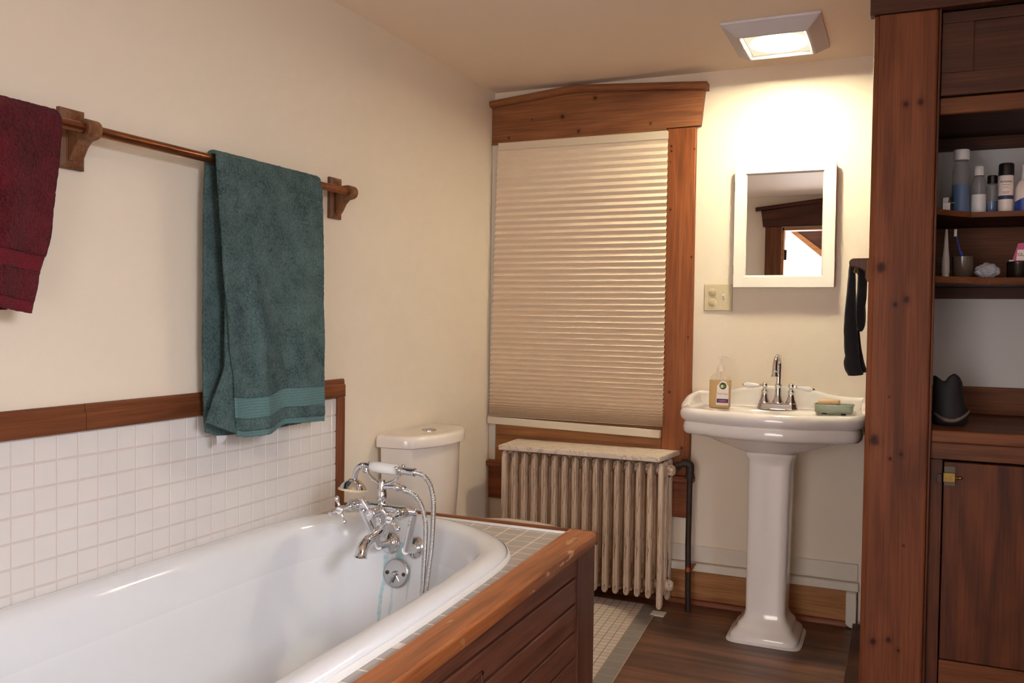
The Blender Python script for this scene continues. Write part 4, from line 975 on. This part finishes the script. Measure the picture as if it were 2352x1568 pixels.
bm = B(); prism(bm, [(3.9228, 1.366), (3.918, 1.372), (3.911, 1.386), (3.912, 1.391), (3.9228, 1.390)], 'x', -.7135, -.7055); o = obj('toggle', bm, M['cabwhite'], pl_, bevel=.001)
for x, z in ((-.7095, 1.347), (-.7095, 1.408), (-.759, 1.378)):
    bm = B(); lathe(bm, [(0, .004), (.001, .003), (.0015, 0)], (x, 3.9227, z), (0, -1, 0), 10); obj('screw', bm, M['plate'], pl_)

cl = thing('ceiling_light', 'square white ceiling light glowing warm above the mirror cabinet', 'ceiling light', (-.455, 3.51, ZC))
def rc(x0, x1, y0, y1, z): return [V((x0, y0, z)), V((x1, y0, z)), V((x1, y1, z)), V((x0, y1, z))]
bm = B(); loft(bm, [rc(-.631, -.275, 3.297, 3.727, ZC-.0005), rc(-.631, -.275, 3.297, 3.727, ZC-.010), rc(-.625, -.281, 3.303, 3.721, ZC-.013), rc(-.580, -.322, 3.352, 3.668, ZC-.046), rc(-.572, -.330, 3.362, 3.658, ZC-.048), rc(-.566, -.336, 3.368, 3.652, ZC-.046), rc(-.560, -.342, 3.374, 3.646, ZC-.030)], cap1=False); obj('housing', bm, M['lampwhite'], cl, smooth=False, bevel=.003)
LAMP = 415.0
M['lens'] = emit('lamp_lens', (1.0, .87, .60, 1), LAMP, (.012, 0, -.035), (.112, .126, 1))
bm = B(); box(bm, -.560, -.342, 3.374, 3.646, ZC-.036, ZC-.032); obj('lens', bm, M['lens'], cl, smooth=False)

# ------------------------------------------------------------------ right: bar with black cloth
tb = thing('towel_bar', 'dark wooden towel bar holder on partition behind the post', 'towel bar', (-.085, 3.3, 1.47))
for y0 in (3.20, 3.72):
    bm = B(); k = 1
    pr = [(-.0865, 1.493), (-.144, 1.493)] + [(-.144+.0150*math.cos(t), 1.478+.0150*math.sin(t)) for t in [PI/2+PI*i/8 for i in range(1, 8)]] + [(-.140, 1.4635), (-.122, 1.459), (-.106, 1.448), (-.096, 1.434), (-.0865, 1.424)]
    prism(bm, pr, 'y', y0, y0+.03); obj('arm', bm, M['w_door'], tb, bevel=.003, ang=30)
    bm = B(); prism(bm, [(-.0845, 1.398), (-.090, 1.400), (-.1055, 1.425), (-.1055, 1.488), (-.0845, 1.488)], 'y', y0-.01, y0+.04); obj('back_plate', bm, M['w_oak'], tb, bevel=.002)
bm = B(); lathe(bm, [(0, .0095), (.5, .0095)], (-.143, 3.225, 1.4775), (0, 1, 0), 14); obj('bar', bm, M['w_dark'], tb)
bm = B(); lathe(bm, [(0, .003), (.006, .003), (.010, .0055), (.015, .006), (.019, .003)], (-.139, 3.215, 1.4625), (0, 0, -1), 12); obj('screw_eye', bm, M['brass'], tb)
# black cloth: a folded strip lying over the bar, front fall long, back fall short
ck = thing('black_cloth', 'black folded cloth hanging over the wooden towel bar', 'cloth', (-.143, 3.29, 1.49))
def strip(profile, yc, hy):
    """profile: list of (x_left, x_right, z) cross sections, lofted as a soft flattened tube"""
    bm = B(); rings = []
    P = cr([(a, b, c) for a, b, c in profile], 6)
    for p in P:
        xm, hw = (p.x+p.y)/2, (p.y-p.x)/2; ring = []
        for i in range(20):
            t = 2*PI*i/20; q = .0015*noise.noise(V((math.cos(t)*2, math.sin(t)*2, p.z*25)))
            ring.append(V((xm+(hw+q)*math.copysign(abs(math.cos(t))**.8, math.cos(t)), yc+(hy+q*2)*math.sin(t)-.004*math.sin(p.z*30), p.z)))
        rings.append(ring)
    loft(bm, rings); return bm
bm = strip([(-.146, -.134, 1.4945), (-.1585, -.140, 1.490), (-.1625, -.141, 1.470), (-.1655, -.140, 1.43), (-.1700, -.1375, 1.37), (-.1745, -.134, 1.29), (-.1750, -.127, 1.22), (-.1710, -.122, 1.17), (-.1690, -.121, 1.158), (-.1725, -.118, 1.135), (-.1690, -.113, 1.11), (-.1600, -.108, 1.094), (-.157, -.13, 1.0885)], 3.285, .014)
bm2 = strip([(-.150, -.132, 1.4935), (-.145, -.122, 1.487), (-.137, -.112, 1.465), (-.135, -.105, 1.44), (-.136, -.1035, 1.40), (-.1385, -.104, 1.36), (-.140, -.107, 1.335), (-.1385, -.1065, 1.325), (-.138, -.105, 1.30), (-.135, -.106, 1.27), (-.130, -.112, 1.250), (-.125, -.118, 1.243)], 3.32, .013)
bm3 = strip([(-.135, -.125, 1.25), (-.133, -.119, 1.20), (-.130, -.112, 1.16), (-.132, -.104, 1.13), (-.134, -.097, 1.108), (-.132, -.096, 1.102), (-.13, -.11, 1.098)], 3.315, .010)
for b_ in (bm2, bm3):
    me = bpy.data.meshes.new('tmp'); b_.to_mesh(me); b_.free(); bm.from_mesh(me); bpy.data.meshes.remove(me)
obj('cloth', bm, M['blackcloth'], ck, ang=180)

# ------------------------------------------------------------------ built-in cupboards
CX0, CX1 = .0985, 1.10
FY0 = 2.93
up = thing('wall_cupboard', 'dark wooden upper cupboard with framed door above the shelves', 'cupboard', (.6, 3.0, 1.9))
bm = B(); box(bm, .0975, CX1, FY0, FY0+.022, 1.900, 1.950); o = obj('bottom_rail', bm, M['w_cabx'], up, bevel=.004)
bm = B(); box(bm, CX0, CX1, FY0+.022, 3.528, 1.935, 1.949); box(bm, CX0, CX1, 3.50, 3.5285, 1.893, 1.935); obj('underside', bm, M['w_dark'], up)
for x0, x1 in ((.1005, .60), (.605, 1.095)):
    bm = B(); z0, z1 = 1.956, 2.203; y0, y1 = FY0, FY0+.022; w = .085
    box(bm, x0, x1, y0, y1, z0, z0+.067); box(bm, x0, x1, y0, y1, z1-.033, z1); box(bm, x0, x0+w, y0, y1, z0+.0675, z1-.0335); box(bm, x1-w, x1, y0, y1, z0+.0675, z1-.0335)
    d = obj('cupboard_door', bm, M['w_dark'], up, bevel=.0012)
    bm = B(); box(bm, x0+w-.004, x1-w+.004, y0+.007, y1-.003, z0+.063, z1-.029); obj('door_panel', bm, M['w_dark'], d)
lo = thing('base_cupboard', 'dark wooden base cupboard with a brass-latched door below the counter', 'cupboard', (.6, 3.0, 0))
bm = B(); box(bm, .0975, CX1, FY0, FY0+.022, .866, .917); obj('top_rail', bm, M['w_cabx'], lo, bevel=.002)
bm = B(); box(bm, .0975, .1325, FY0, FY0+.022, .002, .8655); obj('stile', bm, M['w_cabz'], lo, bevel=.002)
bm = B(); box(bm, .136, .62, FY0-.004, FY0+.018, .262, .859); d = obj('cupboard_door', bm, M['w_cabz'], lo, bevel=.002)
bm = B(); box(bm, .135, .62, FY0-.004, FY0+.018, .02, .258); obj('drawer_front', bm, M['w_cabx'], lo, bevel=.002)
bm = B(); box(bm, .625, CX1, FY0, FY0+.022, .002, .8655); obj('fixed_panel', bm, M['w_cabz'], lo, bevel=.002)
bm = B(); box(bm, .137, .166, FY0-.0065, FY0-.0042, .789, .846); lt = obj('latch', bm, M['steel'], d)
bm = B(); box(bm, .134, .166, FY0-.0165, FY0-.0066, .8, .828); lathe(bm, [(0, .002), (.006, .002), (.009, .0045), (.016, .005), (.020, .002)], (.166, FY0-.012, .814), (1, 0, 0), 12); obj('bolt', bm, M['brass'], lt, bevel=.001)
bm = B(); box(bm, .117, .1305, FY0-.0105, FY0-.0005, .795, .822); obj('keeper', bm, M['iron'], lo, bevel=.001)
bm = B(); box(bm, .0982, CX1, FY0-.022, 3.528, .918, .955); bm2 = bm
ct = thing('worktop', 'brown wooden counter with wooden upstand in the shelf alcove', 'counter', (.6, 3.2, .918))
obj('top_board', bm, M['w_cabx'], ct, bevel=.004)
bm = B(); box(bm, .0901, .0980, FY0-.022, FY0-.030+.02, .918, .955); obj('end_piece', bm, M['w_cabx'], ct)
bm = B(); box(bm, .0982, CX1, 3.508, 3.5285, .9555, 1.052); obj('upstand', bm, M['w_cabx'], ct, bevel=.002)
def shelf(name, z0, z1, xc, yl_, label):
    t = thing(name, label, 'shelf', (.6, 3.3, z0))
    bm = B(); prism(bm, [(.0982, yl_), (xc, 3.15), (CX1, 3.15), (CX1, 3.528), (.0982, 3.528)], 'z', z0, z1); obj('shelf_board', bm, M['w_dark'], t)
    bm = B(); prism(bm, [(.0982, yl_-.012), (xc, 3.138), (CX1, 3.138), (CX1, 3.1495), (xc, 3.1495), (.0982, yl_-.0005)], 'z', z0-.003, z1+.002); obj('front_lip', bm, M['w_cabx'], t)
    return t
shelf('upper_shelf', 1.616, 1.628, .205, 3.03, 'upper wooden alcove shelf holding the bottles')
shelf('lower_shelf', 1.405, 1.420, .265, 3.03, 'lower wooden alcove shelf holding the toothbrush cup')
bm = B(); box(bm, .0982, CX1, 3.505, 3.5285, 1.421, 1.615); struct('trim_12', bm, M['w_cabx'])
bm = B(); box(bm, .0982, CX1, 3.50, 3.5285, 1.365, 1.404); struct('trim_13', bm, M['w_dark'])

# ------------------------------------------------------------------ things on the shelves
ZU, ZL_ = 1.6305, 1.4225
def at_y(x, y0, y1): return x*y1/y0
def bottle(name, label, cat, x, y, prof, mat, cap, capm, n=24, group=None, extra=None):
    t = thing(name, label, cat, (x, y, ZU), group)
    bm = B(); lathe(bm, prof, (x, y, ZU), (0, 0, 1), n); obj('bottle', bm, mat, t, ang=50)
    if cap:
        bm = B(); lathe(bm, cap, (x, y, ZU), (0, 0, 1), n); obj('screw_cap', bm, capm, t, ang=40)
    return t
t = bottle('mouthwash_bottle', 'tall clear bottle half full of blue mouthwash with white cap', 'bottle', .177, 3.22, [(0, .026), (.003, .031), (.012, .0305), (.05, .027), (.10, .0265), (.145, .026), (.158, .0235), (.166, .021), (.178, .0205)], M['clear'], [(.178, .0225), (.181, .0240), (.210, .0240), (.212, .022)], M['white'])
bm = B(); lathe(bm, [(.001, .024), (.004, .0295), (.012, .029), (.05, .0258), (.098, .0252), (.0985, 0)], (.177, 3.22, ZU), (0, 0, 1), 24); obj('mouthwash', bm, M['bluelq'], t)
t = bottle('lotion_bottle', 'slim clear bottle with white cap and white label', 'bottle', .230, 3.225, [(0, .020), (.003, .022), (.10, .022), (.112, .0185), (.122, .0150), (.126, .014)], M['clear'], [(.126, .0150), (.154, .0145), (.156, .013)], M['white'])
bm = B(); lathe(bm, [(.004, .0223), (.064, .0223)], (.230, 3.225, ZU), (0, 0, 1), 24); obj('label', bm, M['white'], t)
t = bottle('small_bottle', 'short bottle with black cap and blue contents beside the white can', 'bottle', .269, 3.235, [(0, .016), (.003, .0175), (.085, .0175), (.096, .014), (.1, .013)], M['clear'], [(.1, .0150), (.124, .0150), (.126, .013)], M['black'])
bm = B(); lathe(bm, [(.001, .015), (.004, .0165), (.042, .0165), (.0425, 0)], (.269, 3.235, ZU), (0, 0, 1), 20); obj('blue_liquid', bm, M['bluelq'], t)
t = thing('spray_can', 'white shaving gel can with black lid and navy stripe', 'can', (.3045, 3.20, ZU))
R = .0215; cc = (.3045, 3.20)
bm = B(); lathe(bm, [(0, .0205), (.003, R), (.114, R), (.118, .0205), (.120, .019)], (*cc, ZU), (0, 0, 1), 28); cn = obj('can', bm, M['paper'], t, ang=40)
bm = B(); lathe(bm, [(.118, .0205), (.120, .0225), (.150, .0220), (.156, .0205), (.158, .016)], (*cc, ZU), (0, 0, 1), 28); obj('cap', bm, M['black'], t, ang=40)
bm = B(); lathe(bm, [(.042, R+.0003), (.054, R+.0003)], (*cc, ZU), (0, 0, 1), 28); obj('stripe', bm, M['navy'], cn)
a0 = math.atan2(cc[0], cc[1])*-1
text_mesh('lettering', 'Aveeno', .0115, M['textdark'], cn, (0, 0, ZU+.098), (1, 0, 0), (0, 0, 1), .0003, wrap=(cc, R+.0004, a0))
for z, w in ((.087, .024), (.079, .016), (.064, .022), (.060, .018)):
    bm = B(); pts = [[V((cc[0]+math.sin(a0+w/R*(k/6-.5))*(R+.0004), cc[1]-math.cos(a0+w/R*(k/6-.5))*(R+.0004), ZU+z+dz)) for k in range(7)] for dz in (0, .0014)]; loft(bm, pts, closed=False); obj('print_line', bm, M['textmauve'], cn, smooth=False)
t = bottle('spray_bottle', 'white and blue trigger spray bottle cut off by the photo edge', 'bottle', .356, 3.20, [(0, .024), (.003, .026), (.05, .026), (.078, .0245), (.096, .018), (.104, .011)], M['paper'], [(.104, .0105), (.12, .0095), (.134, .008), (.15, .0085), (.152, .006)], M['white'])
bm = B(); rg = []
for i in range(25):
    an = 2*PI*i/24; rg.append([V((.356+.0263*math.cos(an), 3.20+.0263*math.sin(an), ZU+.003)), V((.356+.0263*math.cos(an), 3.20+.0263*math.sin(an), ZU+.046+.012*math.cos(an))) ])
loft(bm, rg, closed=False); obj('blue_wrap', bm, M['bluecap'], t)
t = thing('small_carton', 'small open white carton at the post end of upper shelf', 'box', (.131, 3.15, ZU))
bm = B(); box(bm, .121, .143, 3.12, 3.16, ZU, ZU+.030); obj('carton', bm, M['white'], t, bevel=.001)
bm = B(); prism(bm, [(.122, ZU+.031), (.138, ZU+.031), (.140, ZU+.052), (.124, ZU+.050)], 'y', 3.158, 3.160); obj('flap', bm, M['white'], t, smooth=False)
t = thing('razor', 'small dark razor standing against the white carton', 'razor', (.15, 3.15, ZU))
bm = B(); tube(bm, [(.148, 3.15, ZU+.001), (.147, 3.15, ZU+.03), (.145, 3.15, ZU+.052)], [.0028, .0022, .0018], 8); obj('handle', bm, M['black'], t)
bm = B(); box(bm, .136, .157, 3.146, 3.153, ZU+.030, ZU+.034); obj('blade_head', bm, M['steel'], t)
# lower shelf
t = thing('tumbler', 'grey glass tumbler holding a toothbrush on the lower shelf', 'cup', (.188, 3.20, ZL_))
bm = B(); lathe(bm, [(0, .026), (.003, .0285), (.07, .033), (.0705, .031), (.006, .0265), (.0055, .001)], (.188, 3.20, ZL_), (0, 0, 1), 28); obj('glass', bm, plain('smoked_tumbler', S(84, 72, 62), .2), t, ang=50)
t = thing('toothbrush', 'white toothbrush with blue grip leaning in the tumbler', 'toothbrush', (.188, 3.2, ZL_+.01))
bm = B(); tube(bm, cr([(.193, 3.198, ZL_+.008), (.184, 3.20, ZL_+.075), (.178, 3.20, ZL_+.09), (.168, 3.198, ZL_+.13), (.164, 3.196, ZL_+.155)], 4), [.004]*5+[.005]*3+[.0026]*8+[.003], 8); obj('brush_handle', bm, M['bluecap'], t)
bm = B(); box(bm, .159, .168, 3.188, 3.199, ZL_+.136, ZL_+.160); obj('bristles', bm, M['white'], t, bevel=.002)
t = thing('toothpaste_tube', 'white toothpaste tube standing on its cap beside the tumbler', 'tube', (.137, 3.19, ZL_))
bm = B(); rg = []
for z, a, b in ((.012, .011, .011), (.02, .0125, .0125), (.06, .0115, .010), (.10, .0075, .006), (.16, .0035, .0012)): rg.append([V((.137+a*math.cos(2*PI*i/20), 3.19+b*math.sin(2*PI*i/20), ZL_+z)) for i in range(20)])
loft(bm, rg); obj('tube', bm, M['bottom_white'], t); bm = B(); lathe(bm, [(0, .012), (.012, .011)], (.137, 3.19, ZL_), (0, 0, 1), 18); obj('cap', bm, M['white'], t)
bm = B(); prism(bm, [(.143, 3.165), (.176, 3.150), (.178, 3.158), (.146, 3.176)], 'z', ZL_, ZL_+.003); tag(obj('paper_slip', bm, M['paper'], smooth=False), 'folded white paper slip lying in front of the tumbler', 'paper')
bm = B(); bmesh.ops.create_icosphere(bm, subdivisions=4, radius=1)
for v in bm.verts:
    q = 1+.20*noise.noise(v.co*2.3)+.12*noise.noise(v.co*6+V((3, 1, 2))); v.co = V((.2595+v.co.x*.035*q, 3.21+v.co.y*.028*q, ZL_+.024+max(-.022, v.co.z*.025*q)))
tag(obj('plastic_bag', bm, M['wrap'], ang=25), 'crumpled clear plastic bag next to the tumbler', 'bag')
bm = B(); lathe(bm, [(0, .030), (.003, .032), (.040, .032), (.043, .0335), (.050, .0335), (.052, .031)], (.345, 3.20, ZL_), (0, 0, 1), 32); tag(obj('dark_tin', bm, M['tin'], ang=40), 'dark round tin on the lower shelf', 'tin')
t = thing('gum_packet', 'pink and white blister packet lying on the dark tin', 'packet', (.35, 3.2, ZL_+.053))
bm = B(); prism(bm, [(.327, ZL_+.054), (.40, ZL_+.054), (.40, ZL_+.115), (.343, ZL_+.110)], 'y', 3.195, 3.205); obj('card', bm, M['pink'], t, smooth=False)
bm = B(); prism(bm, [(.338, ZL_+.056), (.40, ZL_+.056), (.40, ZL_+.090), (.341, ZL_+.090)], 'y', 3.192, 3.1949); w_ = obj('white_front', bm, M['paper'], t, smooth=False)
text_mesh('lettering', 'GUM', .014, M['textdark'], w_, (.341, 3.1914, ZL_+.074), (1, 0, 0), (0, 0, 1), .0003, align='LEFT')
bm = B(); box(bm, .318, .331, 3.19, 3.20, ZL_+.0525, ZL_+.058); tag(obj('floss_clip', bm, M['white'], bevel=.002), 'tiny white clip on the dark tin', 'clip')
# black pouch on the counter
po = thing('black_pouch', 'black open pouch with taupe trim on the counter by the post', 'pouch', (.155, 3.1, .9555))
bm = B(); rg = []
CZ = .9557
for z, hw, hd, cx_ in ((0, .046, .045, .155), (.005, .051, .05, .155), (.016, .053, .053, .155), (.045, .056, .054, .154), (.07, .049, .05, .149), (.10, .046, .046, .147), (.125, .044, .040, .145), (.138, .040, .034, .143)): rg.append((z, hw, hd, cx_))
rings = []
for z, hw, hd, cx_ in rg:
    ring = []
    for i in range(32):
        t = 2*PI*i/32; c, s = math.cos(t), math.sin(t); zz = z
        if z > .09: zz = z + (z-.09)/.048*(.020*min(1, abs(c-(-.1))*1.6)-.006+(.007 if c > .1 else 0)-.012*max(0, c-.75)*4)
        ring.append(V((max(.1065, cx_+hw*c*(1+.05*noise.noise(V((c*2, s*2, z*20))))), 3.10+hd*s, CZ+zz)))
    rings.append(ring)
for k, (z, hw, hd, cx_) in enumerate(((.115, .034, .026, .142), (.06, .036, .03, .148), (.02, .03, .03, .152))):
    rings.append([V((max(.108, cx_+hw*math.cos(2*PI*i/32)), 3.10+hd*math.sin(2*PI*i/32), CZ+z+(.012*abs(math.cos(2*PI*i/32)) if k == 0 else 0))) for i in range(32)])
loft(bm, rings); obj('pouch_body', bm, M['blackfab'], po, ang=60)
bm = B(); pts = []
for i in range(25):
    t = PI+PI*i/24; c, s = math.cos(t), math.sin(t); z = .016+.030*abs(c)**2.2
    hw, hd = lin(z, [0, .016, .045, .07], [.0465, .0540, .0570, .050])-.001, lin(z, [0, .016, .045, .07], [.046, .054, .0555, .051]); pts.append(V((max(.1065, .156+hw*c), 3.10+hd*s, CZ+z)))
rgs = [[p+V((0, -.0005, -.006)), p+V((0, -.002, 0)), p+V((0, -.0005, .006))] for p in pts]
loft(bm, rgs, closed=False); obj('trim_band', bm, M['tan'], po, solid=.001)

# ------------------------------------------------------------------ light
def area(name, loc, rot, sx, sy, power, col):
    l = bpy.data.lights.new(name, 'AREA'); l.shape = 'RECTANGLE'; l.size = sx; l.size_y = sy; l.energy = power; l.color = col
    o = bpy.data.objects.new(name, l); COL.objects.link(o); o.location = loc; o.rotation_euler = rot; return o
# daylight of the hall window beyond the doorway
area('hall_daylight', (-.45, -1.9, 1.35), (PI/2, 0, PI), 2.4, 2.3, 152, (1.0, .92, .88))
o = area('window_daylight', (1.95, .25, 2.75), (0, 0, 0), 1.6, 1.6, 215, (.86, .91, 1.0)); o.rotation_euler = (V((-1.25, 1.5, .8))-V((1.95, .25, 2.75))).to_track_quat('-Z', 'Y').to_euler()
area('window_ceiling_fill', (XR+.16, .42, 1.5), (0, PI/2, 0), 1.3, 1.0, 14, (.95, .94, 1.0))  # added fill light just outside the window, brightens the ceiling
W = bpy.data.worlds.new('World'); SC.world = W; W.use_nodes = True
W.node_tree.nodes['Background'].inputs[0].default_value = (.75, .85, 1, 1); W.node_tree.nodes['Background'].inputs[1].default_value = .3

# ------------------------------------------------------------------ camera
yaw, pit, roll, f = .41559074, .025626512, .01393755, 2008.3
F = V((-math.sin(yaw)*math.cos(pit), math.cos(yaw)*math.cos(pit), -math.sin(pit))); R0 = V((math.cos(yaw), math.sin(yaw), 0)); U0 = R0.cross(F)
R2 = R0*math.cos(roll)+U0*math.sin(roll); U2 = -R0*math.sin(roll)+U0*math.cos(roll)
cd = bpy.data.cameras.new('Camera'); cd.sensor_width = 36; cd.lens = 36*f/2352; cd.clip_start = .02
co_ = bpy.data.objects.new('Camera', cd); COL.objects.link(co_)
mt = Matrix((R2, U2, -F)).transposed().to_4x4(); mt.translation = V((0, 0, 1.27)); co_.matrix_world = mt
SC.camera = co_
SC.view_settings.view_transform = 'Standard'; SC.view_settings.look = 'None'; SC.view_settings.gamma = 1; SC.view_settings.use_curve_mapping = False
SC.view_settings.exposure = 0.17
SC.cycles.use_denoising = True; SC.cycles.use_adaptive_sampling = True; SC.cycles.adaptive_threshold = .035
SC.cycles.caustics_reflective = False; SC.cycles.caustics_refractive = False
SC.cycles.max_bounces = 12; SC.cycles.diffuse_bounces = 7; SC.cycles.glossy_bounces = 6; SC.cycles.transmission_bounces = 8
